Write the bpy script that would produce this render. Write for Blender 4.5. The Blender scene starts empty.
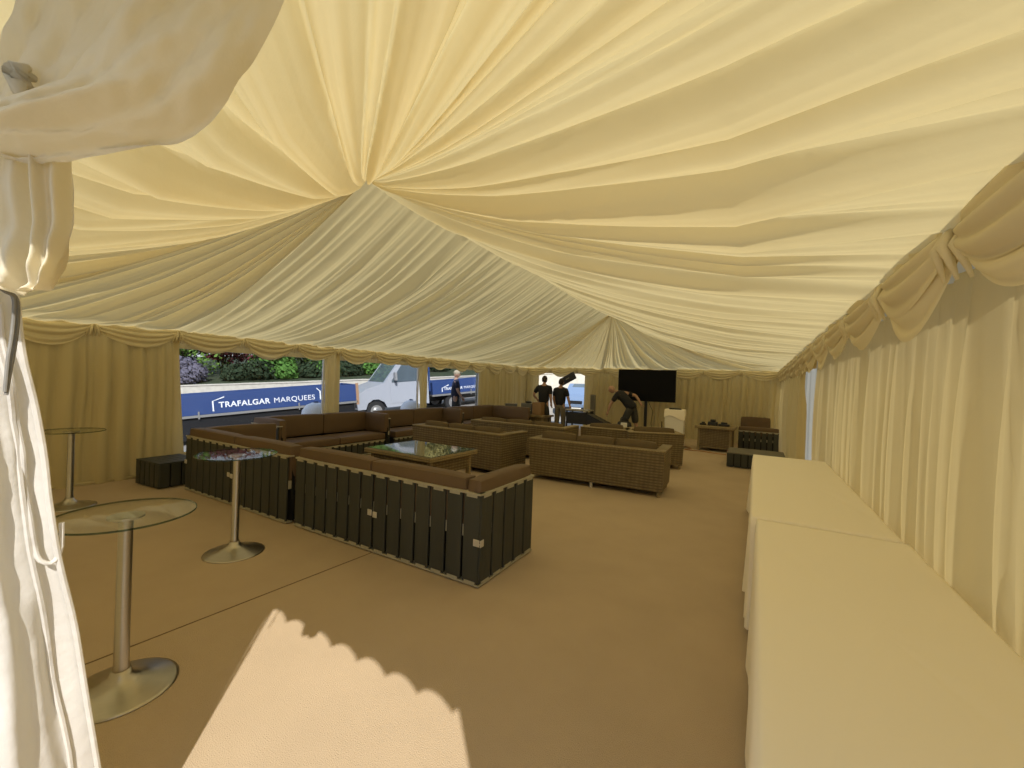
import bpy, bmesh, math, random
import numpy as np
from mathutils import Vector, Matrix, noise
S = bpy.context.scene
COL = S.collection
PI = math.pi

# ------------------------------------------------------------------ camera
F_PX, EYE = 418.0, 1.668
YAW, PITCH, ROLL = math.radians(30.27), math.radians(-0.24), math.radians(2.1)
fw = Vector((-math.sin(YAW)*math.cos(PITCH), math.cos(YAW)*math.cos(PITCH), math.sin(PITCH)))
r0 = fw.cross(Vector((0, 0, 1))).normalized(); u0 = r0.cross(fw)
rt = r0*math.cos(ROLL) + u0*math.sin(ROLL); up = -r0*math.sin(ROLL) + u0*math.cos(ROLL)
cam_data = bpy.data.cameras.new('camera'); cam = bpy.data.objects.new('camera', cam_data); COL.objects.link(cam)
cam_data.sensor_width = 36.0; cam_data.lens = 36.0*F_PX/1024; cam_data.clip_start = 0.02; cam_data.clip_end = 400
m = Matrix((rt, up, -fw)).transposed().to_4x4(); m.translation = (0, 0, EYE); cam.matrix_world = m
S.camera = cam

# ------------------------------------------------------------------ light
SUN_EL = math.radians(40.0)
sun_dir = Vector((-0.70*math.cos(SUN_EL), 0.714*math.cos(SUN_EL), -math.sin(SUN_EL)))   # the way the light travels
sd = bpy.data.lights.new('sun', 'SUN'); sd.energy = 5.0; sd.angle = math.radians(0.6); sd.color = (1.0, 0.955, 0.88)
sun = bpy.data.objects.new('sun', sd); COL.objects.link(sun)
sun.rotation_euler = sun_dir.to_track_quat('-Z', 'Y').to_euler(); sun.location = (6, -6, 8)
world = bpy.data.worlds.new('world'); S.world = world; world.use_nodes = True
wn = world.node_tree; bg = wn.nodes['Background']; bg.inputs[1].default_value = 0.95
tc = wn.nodes.new('ShaderNodeTexCoord'); sp = wn.nodes.new('ShaderNodeSeparateXYZ'); cr = wn.nodes.new('ShaderNodeValToRGB')
cr.color_ramp.elements[0].position = 0.0; cr.color_ramp.elements[0].color = (0.90, 0.91, 0.92, 1)
cr.color_ramp.elements[1].position = 0.7; cr.color_ramp.elements[1].color = (0.42, 0.56, 0.80, 1)
wn.links.new(tc.outputs['Generated'], sp.inputs[0]); wn.links.new(sp.outputs[2], cr.inputs[0]); wn.links.new(cr.outputs[0], bg.inputs[0])
S.view_settings.view_transform = 'Standard'; S.view_settings.look = 'None'
S.view_settings.gamma = 1.0; S.view_settings.use_curve_mapping = False
S.view_settings.exposure = 0.25
S.cycles.max_bounces = 10; S.cycles.diffuse_bounces = 6; S.cycles.transparent_max_bounces = 12
S.cycles.transmission_bounces = 8

# ------------------------------------------------------------------ tent measures
XL, XR, Y0, Y1, ZE, ZR = -8.14, 0.69, 0.09, 15.09, 2.29, 3.83
XM = (XL+XR)/2

# ------------------------------------------------------------------ materials
def mat(name, col, rough=0.7, metal=0.0, var=0.0, vscale=8.0, bump=0.0, bscale=60.0, spec=None, stretch=(1, 1, 1)):
    M = bpy.data.materials.new(name); M.use_nodes = True; n = M.node_tree; b = n.nodes['Principled BSDF']
    b.inputs['Base Color'].default_value = (*col, 1); b.inputs['Roughness'].default_value = rough; b.inputs['Metallic'].default_value = metal
    if spec is not None: b.inputs['Specular IOR Level'].default_value = spec
    tcn = n.nodes.new('ShaderNodeTexCoord'); mp = n.nodes.new('ShaderNodeMapping'); mp.inputs['Scale'].default_value = stretch
    n.links.new(tcn.outputs['Object'], mp.inputs[0])
    if var > 0:
        nz = n.nodes.new('ShaderNodeTexNoise'); nz.inputs['Scale'].default_value = vscale; nz.inputs['Detail'].default_value = 4
        mx = n.nodes.new('ShaderNodeMix'); mx.data_type = 'RGBA'
        mx.inputs[6].default_value = (*[max(0, c*(1-var)) for c in col], 1); mx.inputs[7].default_value = (*[min(1, c*(1+var)) for c in col], 1)
        n.links.new(mp.outputs[0], nz.inputs[0]); n.links.new(nz.outputs[0], mx.inputs[0]); n.links.new(mx.outputs[2], b.inputs['Base Color'])
    if bump > 0:
        n2 = n.nodes.new('ShaderNodeTexNoise'); n2.inputs['Scale'].default_value = bscale; n2.inputs['Detail'].default_value = 5
        bp = n.nodes.new('ShaderNodeBump'); bp.inputs['Strength'].default_value = bump; bp.inputs['Distance'].default_value = 0.01
        n.links.new(mp.outputs[0], n2.inputs[0]); n.links.new(n2.outputs[0], bp.inputs['Height']); n.links.new(bp.outputs[0], b.inputs['Normal'])
    return M

def cloth(name, dif, trans, mix=0.5, bump=0.25, bscale=9.0, stretch=(1, 1, 1)):
    M = bpy.data.materials.new(name); M.use_nodes = True; n = M.node_tree; n.nodes.clear()
    out = n.nodes.new('ShaderNodeOutputMaterial'); d = n.nodes.new('ShaderNodeBsdfDiffuse'); t = n.nodes.new('ShaderNodeBsdfTranslucent')
    mx = n.nodes.new('ShaderNodeMixShader'); mx.inputs[0].default_value = mix
    tcn = n.nodes.new('ShaderNodeTexCoord'); mp = n.nodes.new('ShaderNodeMapping'); mp.inputs['Scale'].default_value = stretch
    nz = n.nodes.new('ShaderNodeTexNoise'); nz.inputs['Scale'].default_value = bscale; nz.inputs['Detail'].default_value = 6
    bp = n.nodes.new('ShaderNodeBump'); bp.inputs['Strength'].default_value = bump; bp.inputs['Distance'].default_value = 0.02
    n.links.new(tcn.outputs['Object'], mp.inputs[0]); n.links.new(mp.outputs[0], nz.inputs[0]); n.links.new(nz.outputs[0], bp.inputs['Height'])
    d.inputs[0].default_value = (*dif, 1); t.inputs[0].default_value = (*trans, 1)
    n.links.new(bp.outputs[0], d.inputs['Normal']); n.links.new(bp.outputs[0], t.inputs['Normal'])
    n.links.new(d.outputs[0], mx.inputs[1]); n.links.new(t.outputs[0], mx.inputs[2]); n.links.new(mx.outputs[0], out.inputs[0])
    return M

def glass(name, tint, fres=0.12, rough=0.02):
    M = bpy.data.materials.new(name); M.use_nodes = True; n = M.node_tree; n.nodes.clear()
    out = n.nodes.new('ShaderNodeOutputMaterial'); t = n.nodes.new('ShaderNodeBsdfTransparent'); g = n.nodes.new('ShaderNodeBsdfGlossy')
    t.inputs[0].default_value = (*tint, 1); g.inputs['Roughness'].default_value = rough
    mx = n.nodes.new('ShaderNodeMixShader'); fr = n.nodes.new('ShaderNodeLayerWeight'); fr.inputs[0].default_value = 0.5
    pw = n.nodes.new('ShaderNodeMath'); pw.operation = 'POWER'; pw.inputs[1].default_value = 4.0
    mu = n.nodes.new('ShaderNodeMath'); mu.operation = 'MULTIPLY_ADD'; mu.inputs[1].default_value = 0.9*fres; mu.inputs[2].default_value = 0.04*fres
    n.links.new(fr.outputs['Facing'], pw.inputs[0]); n.links.new(pw.outputs[0], mu.inputs[0]); n.links.new(mu.outputs[0], mx.inputs[0])
    n.links.new(t.outputs[0], mx.inputs[1]); n.links.new(g.outputs[0], mx.inputs[2]); n.links.new(mx.outputs[0], out.inputs[0])
    return M

def wicker(name, a, b, scale=38.0):
    M = bpy.data.materials.new(name); M.use_nodes = True; n = M.node_tree; p = n.nodes['Principled BSDF']; p.inputs['Roughness'].default_value = 0.6
    tcn = n.nodes.new('ShaderNodeTexCoord')
    sx = n.nodes.new('ShaderNodeSeparateXYZ'); n.links.new(tcn.outputs['Object'], sx.inputs[0])
    su = n.nodes.new('ShaderNodeMath'); su.operation = 'ADD'; n.links.new(sx.outputs[0], su.inputs[0]); n.links.new(sx.outputs[1], su.inputs[1])
    cx = n.nodes.new('ShaderNodeCombineXYZ'); n.links.new(su.outputs[0], cx.inputs[0]); n.links.new(sx.outputs[2], cx.inputs[2])
    w1 = n.nodes.new('ShaderNodeTexWave'); w1.bands_direction = 'Z'; w1.inputs['Scale'].default_value = scale*0.19; w1.inputs['Distortion'].default_value = 0.8; w1.inputs['Detail'].default_value = 1
    w2 = n.nodes.new('ShaderNodeTexWave'); w2.bands_direction = 'X'; w2.inputs['Scale'].default_value = scale*0.12; w2.inputs['Distortion'].default_value = 1.2
    nz = n.nodes.new('ShaderNodeTexNoise'); nz.inputs['Scale'].default_value = 9
    mu = n.nodes.new('ShaderNodeMath'); mu.operation = 'MULTIPLY_ADD'; mu.inputs[2].default_value = .0; ad = n.nodes.new('ShaderNodeMath'); ad.operation = 'MULTIPLY_ADD'; ad.inputs[1].default_value = 0.75
    mx = n.nodes.new('ShaderNodeMix'); mx.data_type = 'RGBA'; mx.inputs[6].default_value = (*a, 1); mx.inputs[7].default_value = (*b, 1)
    bp = n.nodes.new('ShaderNodeBump'); bp.inputs['Strength'].default_value = 0.8; bp.inputs['Distance'].default_value = 0.006
    for w in (w1, w2, nz): n.links.new(cx.outputs[0], w.inputs[0])
    m3 = n.nodes.new('ShaderNodeMath'); m3.operation = 'MULTIPLY_ADD'; m3.inputs[1].default_value = .5; m3.inputs[2].default_value = .5; n.links.new(w2.outputs[1], m3.inputs[0]); n.links.new(w1.outputs[1], mu.inputs[0]); n.links.new(m3.outputs[0], mu.inputs[1]); n.links.new(mu.outputs[0], ad.inputs[0]); nh = n.nodes.new('ShaderNodeMath'); nh.operation = 'MULTIPLY_ADD'; nh.inputs[1].default_value = .6; nh.inputs[2].default_value = -.15; n.links.new(nz.outputs[0], nh.inputs[0]); n.links.new(nh.outputs[0], ad.inputs[2])
    n.links.new(ad.outputs[0], mx.inputs[0]); n.links.new(mx.outputs[2], p.inputs['Base Color']); n.links.new(mu.outputs[0], bp.inputs['Height']); n.links.new(bp.outputs[0], p.inputs['Normal'])
    return M

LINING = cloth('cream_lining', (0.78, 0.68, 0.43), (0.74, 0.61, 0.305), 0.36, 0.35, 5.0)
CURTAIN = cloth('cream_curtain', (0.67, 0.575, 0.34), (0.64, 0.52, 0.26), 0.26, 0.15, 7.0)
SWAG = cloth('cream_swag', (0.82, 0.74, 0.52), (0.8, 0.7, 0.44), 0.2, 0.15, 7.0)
CANVAS = cloth('white_canvas', (0.80, 0.78, 0.75), (0.78, 0.72, 0.55), 0.30, 0.45, 9.0)
DRAPE = cloth('cream_drape', (0.82, 0.76, 0.60), (0.80, 0.70, 0.46), 0.4, 0.45, 7.0)
LINEN = cloth('ivory_tablecloth', (0.95, 0.88, 0.73), (0.8, 0.7, 0.5), 0.06, 0.06, 3.0)
PVC = cloth('white_pvc', (0.62, 0.63, 0.62), (0.62, 0.64, 0.62), 0.30, 0.1, 4.0)
CARPET = mat('brown_carpet', (0.49, 0.382, 0.262), 0.95, 0, 0.09, 2.2, 0.6, 200, 0.1)
SEAM = mat('carpet_seam', (0.16, 0.11, 0.06), 0.95)
DARKWOOD = mat('black_stained_planks', (0.043, 0.045, 0.037), 0.6, 0, 0.3, 5, 0.3, 30, 0.35, (1, 1, 0.15))
BAREWOOD = mat('bare_pallet_edge', (0.36, 0.335, 0.25), 0.75, 0, 0.25, 12, 0.2, 40)
BLACKGAP = mat('black_backing', (0.006, 0.006, 0.005), 0.9)
STEEL = mat('galvanised_steel', (0.62, 0.60, 0.55), 0.45, 0.6, 0.15, 20)
BRUSHED = mat('brushed_steel', (0.46, 0.43, 0.38), 0.28, 1.0, 0.08, 6, 0, 0, None, (1, 1, 30))
CUSH = mat('brown_leatherette', (0.125, 0.080, 0.043), 0.6, 0, 0.10, 4, 0.12, 60, 0.35)
WCUSH = mat('taupe_fabric', (0.135, 0.098, 0.052), 0.85, 0, 0.15, 10, 0.3, 160, 0.2)
WICKER = wicker('brown_wicker', (0.070, 0.050, 0.021), (0.235, 0.175, 0.085))
WICKRIM = wicker('wicker_rim', (0.15, 0.11, 0.05), (0.34, 0.26, 0.13), 60)
GLASS = glass('table_glass', (0.95, 0.965, 0.94), 0.42)
GLASSEDGE = glass('table_glass_edge', (0.18, 0.26, 0.22), 0.8)
WINDOW = glass('clear_pvc', (0.84, 0.86, 0.90), 0.35, 0.05)
BLACK = mat('black_plastic', (0.012, 0.012, 0.013), 0.4, 0, 0.2, 30)
SCREEN = mat('black_screen', (0.003, 0.003, 0.004), 0.5, spec=0.12)
GREY = mat('grey_plastic', (0.16, 0.15, 0.13), 0.6, 0, 0.1, 9)
WHITEP = mat('white_paint', (0.72, 0.70, 0.64), 0.5, 0, 0.05, 5)

# ------------------------------------------------------------------ mesh helpers
class MB:
    def __init__(s): s.v = []; s.f = []; s.mi = []
    def add(s, vs, fs, mi=0, M=None):
        o = len(s.v)
        if M is not None: vs = [M @ Vector(v) for v in vs]
        s.v.extend([tuple(v) for v in vs]); s.f.extend([tuple(i+o for i in f) for f in fs]); s.mi.extend([mi]*len(fs)); return s
    def bm(s, b, mi=0, M=None):
        b.verts.index_update(); s.add([v.co.copy() for v in b.verts], [[v.index for v in f.verts] for f in b.faces], mi, M); b.free(); return s
    def box(s, x0, x1, y0, y1, z0, z1, bev=0.0, seg=1, mi=0, M=None, taper=None):
        b = bmesh.new(); bmesh.ops.create_cube(b, size=1.0)
        for v in b.verts: v.co = Vector(((x0+x1)/2+v.co.x*(x1-x0), (y0+y1)/2+v.co.y*(y1-y0), (z0+z1)/2+v.co.z*(z1-z0)))
        if bev > 0: bmesh.ops.bevel(b, geom=b.edges[:], offset=min(bev, 0.49*min(abs(x1-x0), abs(y1-y0), abs(z1-z0))), segments=seg, profile=0.5, affect='EDGES')
        return s.bm(b, mi, M)
    def cushion(s, x0, x1, y0, y1, z0, z1, r=0.035, puff=0.012, M=None):
        b = bmesh.new(); bmesh.ops.create_cube(b, size=1.0)
        bmesh.ops.subdivide_edges(b, edges=b.edges[:], cuts=5, use_grid_fill=True)
        c = Vector(((x0+x1)/2, (y0+y1)/2, (z0+z1)/2)); h = Vector(((x1-x0)/2, (y1-y0)/2, (z1-z0)/2))
        for v in b.verts:
            q = v.co*2; p = Vector((q.x*h.x, q.y*h.y, q.z*h.z)); inner = Vector([max(-h[i]+r, min(h[i]-r, p[i])) for i in range(3)])
            d = p-inner; p = inner+(d.normalized()*r if d.length > 1e-6 else d)
            for i in range(3):
                if abs(q[i]) > 0.99:
                    j, k = (i+1) % 3, (i+2) % 3
                    p[i] += math.copysign(puff*(1-q[j]**2)*(1-q[k]**2), q[i])
            v.co = c+p
        return s.bm(b, 0, M)
    def tube(s, pts, r, n=10, mi=0, M=None, caps=True):
        pts = [Vector(p) for p in pts]; rs = r if isinstance(r, (list, tuple)) else [r]*len(pts); vs = []; fs = []
        t0 = (pts[1]-pts[0]).normalized(); a = t0.orthogonal().normalized()
        for i, p in enumerate(pts):
            t = (pts[min(i+1, len(pts)-1)]-pts[max(i-1, 0)]).normalized()
            a = (a-t*a.dot(t)).normalized(); b = t.cross(a)
            for k in range(n):
                q = 2*PI*k/n; vs.append(p+(a*math.cos(q)+b*math.sin(q))*rs[i])
        for i in range(len(pts)-1):
            for k in range(n): fs.append((i*n+k, i*n+(k+1) % n, (i+1)*n+(k+1) % n, (i+1)*n+k))
        if caps: fs.append(tuple(range(n))[::-1]); fs.append(tuple((len(pts)-1)*n+k for k in range(n)))
        return s.add(vs, fs, mi, M)
    def lathe(s, prof, n=48, mi=0, M=None, caps=True):
        vs = []; fs = []
        for (r, z) in prof:
            for k in range(n): vs.append((r*math.cos(2*PI*k/n), r*math.sin(2*PI*k/n), z))
        for i in range(len(prof)-1):
            for k in range(n): fs.append((i*n+k, i*n+(k+1) % n, (i+1)*n+(k+1) % n, (i+1)*n+k))
        if caps and prof[0][0] > 1e-4: fs.append(tuple(range(n))[::-1])
        if caps and prof[-1][0] > 1e-4: fs.append(tuple((len(prof)-1)*n+k for k in range(n)))
        return s.add(vs, fs, mi, M)
    def sph(s, c, r, n=16, mi=0, M=None):
        b = bmesh.new(); bmesh.ops.create_uvsphere(b, u_segments=n, v_segments=max(6, n*2//3), radius=1.0)
        rr = r if hasattr(r, '__len__') else (r, r, r)
        for v in b.verts: v.co = Vector((c[0]+v.co.x*rr[0], c[1]+v.co.y*rr[1], c[2]+v.co.z*rr[2]))
        return s.bm(b, mi, M)
    def grid(s, P, mi=0, closed=False):
        nu, nv = P.shape[0], P.shape[1]; vs = [tuple(map(float, q)) for q in P.reshape(-1, 3)]
        fs = [(i*nv+j, (i+1)*nv+j, (i+1)*nv+j+1, i*nv+j+1) for i in range(nu-1) for j in range(nv-1)]
        return s.add(vs, fs, mi)
    def prism(s, poly, y0, y1, mi=0, M=None):      # poly in x,z extruded along y
        n = len(poly); vs = [(x, y0, z) for x, z in poly]+[(x, y1, z) for x, z in poly]
        fs = [tuple(range(n)), tuple(range(2*n-1, n-1, -1))]+[(i, i+n, (i+1) % n+n, (i+1) % n) for i in range(n)]
        return s.add(vs, fs, mi, M)
    def build(s, name, mats, parent=None, smooth=False, recalc=True):
        me = bpy.data.meshes.new(name); me.from_pydata(s.v, [], s.f)
        for mm in (mats if isinstance(mats, (list, tuple)) else [mats]): me.materials.append(mm)
        me.polygons.foreach_set('material_index', s.mi)
        if recalc:
            b = bmesh.new(); b.from_mesh(me); bmesh.ops.recalc_face_normals(b, faces=b.faces); b.to_mesh(me); b.free()
        if smooth:
            me.polygons.foreach_set('use_smooth', [True]*len(me.polygons))
            if smooth != 'all': me.set_sharp_from_angle(angle=math.radians(40))
        me.update()
        o = bpy.data.objects.new(name, me); COL.objects.link(o)
        if parent is not None: o.parent = parent
        return o

def tag(o, label=None, cat=None, group=None, kind=None):
    if label: o['label'] = label
    if cat: o['category'] = cat
    if group: o['group'] = group
    if kind: o['kind'] = kind
    return o
def thing(name, label, cat, loc=(0, 0, 0), rz=0.0, group=None):
    o = bpy.data.objects.new(name, None); COL.objects.link(o); o.location = loc; o.rotation_euler = (0, 0, rz); o.empty_display_size = 0.1
    return tag(o, label, cat, group)
def struct(o): o['kind'] = 'structure'; return o
def kids(o): return [c for c in bpy.data.objects if c.parent == o]
def copy_tree(o, loc, rz, label, group=None):
    def cp(a, par):
        c = a.copy(); COL.objects.link(c); c.parent = par
        for ch in kids(a): cp(ch, c)
        return c
    r = cp(o, None); r.location = loc; r.rotation_euler = (0, 0, rz); r['label'] = label
    if group: r['group'] = group
    return r

# ------------------------------------------------------------------ pleat profiles
def pleats(L, w, seed, jitter=0.5, step=0.02, depth=0.32, power=0.75):
    """height of hanging folds along a line of length L; w is the mean fold width"""
    rnd = random.Random(seed); n = int(L/step)+1; s = np.linspace(0, L, n); h = np.zeros(n); x = 0.0
    while x < L:
        ww = w*(1+jitter*(rnd.random()*2-1)); a = depth*ww*(0.6+0.8*rnd.random())
        k = (s >= x) & (s < x+ww); uu = (s[k]-x)/ww; sk = 0.6+0.8*rnd.random()
        h[k] = a*np.sin(PI*uu**sk)**power; x += ww
    return s, h
def nz1(seed, n, amp, cells):
    rnd = np.random.RandomState(seed); k = rnd.randn(cells+2); x = np.linspace(0, cells, n); i = np.floor(x).astype(int); i = np.minimum(i, cells-1+0*i); t = x-i; t = t*t*(3-2*t)
    return amp*(k[i]*(1-t)+k[i+1]*t)

# ------------------------------------------------------------------ floor and ground
struct(MB().add([(XL-.1, -0.25, 0), (XR+.15, -0.25, 0), (XR+.15, Y1+.1, 0), (XL-.1, Y1+.1, 0), (XL-.1, -0.25, -.04), (XR+.15, -0.25, -.04), (XR+.15, Y1+.1, -.04), (XL-.1, Y1+.1, -.04)],
    [(0, 1, 2, 3), (4, 7, 6, 5), (0, 4, 5, 1), (1, 5, 6, 2), (2, 6, 7, 3), (3, 7, 4, 0)]).build('floor', CARPET))
# ------------------------------------------------------------------ ceiling lining
ceil = MB()
SAG = 0.22
def straight_slope(xa, seed):
    """one slope of pleated lining from the ridge to the eave at x = xa, between y = Y0+3 and Y0+12"""
    L = 9.0; s, h1 = pleats(L, 0.17, seed, 0.7, 0.018, 0.36); _, h2 = pleats(L, 0.07, seed+1, 0.5, 0.018, 0.20)
    ns = len(s); nt = 44; P = np.zeros((nt+1, ns, 3)); slope_n = np.array([math.copysign(1, XM-xa)*(ZR-ZE), 0, -(abs(xa-XM))]); slope_n = slope_n/np.linalg.norm(slope_n)
    for j in range(nt+1):
        t = j/nt; drift = 0.10*math.sin(t*3.1)+0.0
        sag = SAG*4*t*(1-t)*(1.15-0.3*t)
        e = min(1, 0.25+3*t)*min(1, 0.35+3*(1-t))*np.minimum(1, np.minimum(s, L-s)/0.12)
        shift = np.interp(s, np.linspace(0, L, 30), nz1(seed+7+j//4, 30, 0.0, 9))
        h = np.interp(s+0.05*np.sin(t*4+s*1.7), s, h1)*e+np.interp(s-0.03*np.sin(t*6), s, h2)*e*0.8
        yy = (s % 3.0)/3.0; hump = 0.0
        P[j, :, 0] = XM+(xa-XM)*t+slope_n[0]*h
        P[j, :, 1] = Y0+3+s
        P[j, :, 2] = ZR+(ZE-ZR)*t-sag+slope_n[2]*h-0.10*np.sin(PI*yy)*t*(1-t)*2
        P[j, :, 2] = np.where(t > 0.985, ZE+0*h, P[j, :, 2])
    return P
ceil.grid(straight_slope(XL, 11)); ceil.grid(straight_slope(XR, 23))
def fan(apex, path, seed, w, depth, sagv, w2=0.09):
    """lining gathered at one point of the ridge and spread along the eave path"""
    pts = [Vector(p) for p in path]; seg = [(pts[i+1]-pts[i]).length for i in range(len(pts)-1)]; L = sum(seg)
    s, h1 = pleats(L, w, seed, 0.8, 0.0125, depth, 0.55); _, h2 = pleats(L, w2, seed+3, 0.6, 0.0125, 0.22)
    ns = len(s); base = np.zeros((ns, 3)); cum = np.concatenate([[0], np.cumsum(seg)])
    for c in range(3): base[:, c] = np.interp(s, cum, [p[c] for p in pts])
    A = np.array(apex); nt = 60; P = np.zeros((nt+1, ns, 3)); d = base-A; lenr = np.linalg.norm(d, axis=1)
    hv = np.stack([d[:, 0], d[:, 1], 0*lenr], 1); hv /= np.linalg.norm(hv, axis=1)[:, None]
    nrm = np.stack([hv[:, 0]*0, hv[:, 1]*0, -np.ones(ns)], 1)
    wob = nz1(seed+9, ns, 1.0, 24)
    for j in range(nt+1):
        t = (j/nt)**1.35; e = min(1, 0.12+t*1.6)*min(1, (1-t)*5+0.12)*np.minimum(1, np.minimum(s, L-s)/0.15)
        sag = (sagv+(SAG-sagv)*np.exp(-np.minimum(s, L-s)/0.5))*4*t*(1-t)*(1.15-0.3*t)+0.02*math.sin(PI*min(1, t*4))*(0.5+0.3*np.sin(s*2.1))*np.minimum(1, np.minimum(s, L-s)/1.0)
        h = np.interp(s+0.06*np.sin(t*5+wob), s, h1)*e+np.interp(s, s, h2)*e*t*0.8
        P[j] = A+d*t+nrm*(h+sag)[:, None]
    return P
ap1 = (XM, Y0+3, ZR); ap2 = (XM, Y0+12, ZR)
near_path = [(XL, Y0+3, ZE), (XL, Y0+2.0, ZE-.02), (XL, Y0, ZE-.12), (XR, Y0, ZE-.03), (XR, Y0+2, ZE), (XR, Y0+3, ZE)]
far_path = [(XR, Y0+12, ZE), (XR, Y1, ZE), (XL, Y1, ZE), (XL, Y0+12, ZE)]
ceil.grid(fan(ap1, near_path, 41, 0.21, 0.50, 0.15, 0.06)); ceil.grid(fan(ap2, far_path, 57, 0.30, 0.40, 0.10, 0.12))
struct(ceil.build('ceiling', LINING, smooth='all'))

# ------------------------------------------------------------------ pleated walls
def drape_wall(mb, p0, p1, z0, z1, inward, seed, w=0.16, depth=0.42, hem=True, flare0=0.0, flare1=0.0, nz=14, off=0.0):
    p0 = np.array(p0, float); p1 = np.array(p1, float); L = np.linalg.norm(p1-p0); u = (p1-p0)/L; nr = np.array(inward, float)
    s, h = pleats(L, w, seed, 0.6, 0.02, depth, 0.9); _, h2 = pleats(L, w*0.37, seed+2, 0.5, 0.02, 0.25); ns = len(s)
    P = np.zeros((nz+1, ns, 3))
    for j in range(nz+1):
        t = j/nz; z = z0+(z1-z0)*t; fl = (1-t)**1.5
        ss = np.interp(s, [0, L*0.5, L], [-flare0*fl, L*0.5, L+flare1*fl]) if (flare0 or flare1) else s
        hh = (np.interp(s+0.03*math.sin(t*5+seed), s, h)+0.7*h2)*(0.55+0.45*math.sin(PI*min(1, 0.15+t*0.8)))
        P[j, :, 0] = p0[0]+u[0]*ss+nr[0]*(hh+off); P[j, :, 1] = p0[1]+u[1]*ss+nr[1]*(hh+off); P[j, :, 2] = z
    mb.grid(P)
def plane(mb, a, b, z0, z1, th, inward):
    a = Vector((*a, 0)); b = Vector((*b, 0)); n = Vector((*inward, 0))*th
    q = [a, b, b-n, a-n]
    mb.add([(v.x, v.y, z) for z in (z0, z1) for v in q], [(0, 1, 5, 4), (1, 2, 6, 5), (2, 3, 7, 6), (3, 0, 4, 7), (0, 3, 2, 1), (4, 5, 6, 7)])
IN_L, IN_R, IN_F, IN_N = (1, 0), (-1, 0), (0, -1), (0, 1)
wl = MB()
drape_wall(wl, (XL, Y0), (XL, 3.12), 0.0, ZE+.02, IN_L, 1, 0.15, flare1=0.14)
drape_wall(wl, (XL, 5.79), (XL, 6.13), 0.0, ZE, IN_L, 5, 0.10, 0.6, off=0.02)
drape_wall(wl, (XL, 8.76), (XL, 9.08), 0.0, ZE, IN_L, 6, 0.10, 0.6, off=0.02)
drape_wall(wl, (XL, 11.70), (XL, Y1), 0.0, ZE, IN_L, 8, 0.15)
for a, b in ((3.05, 5.85), (6.05, 8.82), (9.0, 11.85)):
    drape_wall(wl, (XL, a), (XL, b), 2.02, ZE, IN_L, int(a*10), 0.3, 0.06, nz=2); drape_wall(wl, (XL, a), (XL, b), 0.0, 0.32, IN_L, int(a*11), 0.3, 0.06, nz=2)
plane(wl, (XL+.05, Y0), (XL+.05, 3.2), 0.0, 0.045, .02, IN_L)
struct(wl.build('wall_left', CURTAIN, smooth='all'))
wr = MB()
drape_wall(wr, (XR+.25, Y0-.1), (XR+.25, 8.80), 0.0, ZE+.02, IN_R, 21, 0.20, 0.30)
drape_wall(wr, (XR+.04, 8.35), (XR+.04, Y1), 0.0, ZE+.02, IN_R, 22, 0.17, 0.42)
drape_wall(wr, (XR, 6.85), (XR, 8.4), 2.0, ZE+.02, IN_R, 23, 0.25, 0.1, nz=3)
struct(MB().box(XR-.03, XR+.40, Y0-.1, Y1, ZE+.02, ZE+.03).build('eave_sun_lid', PVC)); struct(wr.build('wall_right', CURTAIN, smooth='all'))  # lid strip added over the eave gap to keep sun from leaking in
wf = MB()
drape_wall(wf, (XL, Y1), (-7.55, Y1), 0.0, ZE+.02, IN_F, 31, 0.12, flare1=0.12)
drape_wall(wf, (-5.62, Y1), (XR, Y1), 0.0, ZE+.02, IN_F, 32, 0.16)
drape_wall(wf, (-7.75, Y1), (-5.6, Y1), 2.08, ZE+.02, IN_F, 33, 0.3, 0.1, nz=3)
struct(wf.build('wall_far', CURTAIN, smooth='all'))
wnr = MB()
drape_wall(wnr, (XL, Y0), (-1.85, Y0), 0.0, ZE, IN_N, 35, 0.16); drape_wall(wnr, (0.36, Y0-.02), (XR+.3, Y0-.02), 0.0, ZE, IN_N, 36, 0.1, 0.25)
struct(wnr.build('wall_near', CURTAIN, smooth='all'))
# the white roof edge over the entrance, with its scalloped pelmet
pel = MB(); npx = 400; P = np.zeros((2, npx, 3)); xs = np.linspace(-2.2, 1.2, npx)
P[0, :, 0] = xs; P[0, :, 1] = -0.05; P[0, :, 2] = 2.45; P[1, :, 0] = xs; P[1, :, 1] = -0.05; P[1, :, 2] = 2.03+0.075*np.abs(np.sin(PI*(xs+.03)/0.235))**0.75-0.25*(xs < -1.32)  # left end of the pelmet dropped lower to block a stray sun spot
pel.grid(P); struct(pel.build('trim_1', PVC))
# white outer panel showing where the right lining is pulled open
po = MB(); drape_wall(po, (XR+.22, 6.4), (XR+.22, 8.6), 0.0, 2.36, IN_R, 44, 0.4, 0.08, nz=6); po = MB(); drape_wall(po, (XR+.31, 8.7), (XR+.31, 12.4), 0.0, 2.36, IN_R, 44, 0.4, 0.08, nz=6); struct(po.build('trim_2', PVC, smooth='all'))
# carpet seam
def strip(name, a, b, w, mtl, z=0.003):
    a = Vector(a); b = Vector(b); n = (b-a).normalized().orthogonal() if False else Vector((-(b-a).y, (b-a).x, 0)).normalized()*w/2
    o = MB().add([a-n, b-n, b+n, a+n, a-n+Vector((0, 0, z)), b-n+Vector((0, 0, z)), b+n+Vector((0, 0, z)), a+n+Vector((0, 0, z))],
        [(0, 1, 2, 3), (4, 5, 6, 7), (0, 1, 5, 4), (1, 2, 6, 5), (2, 3, 7, 6), (3, 0, 4, 7)]).build(name, mtl); return struct(o)
strip('trim_3', (-3.22, 0.20, 0), (-3.10, 2.78, 0), 0.008, SEAM)

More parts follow.
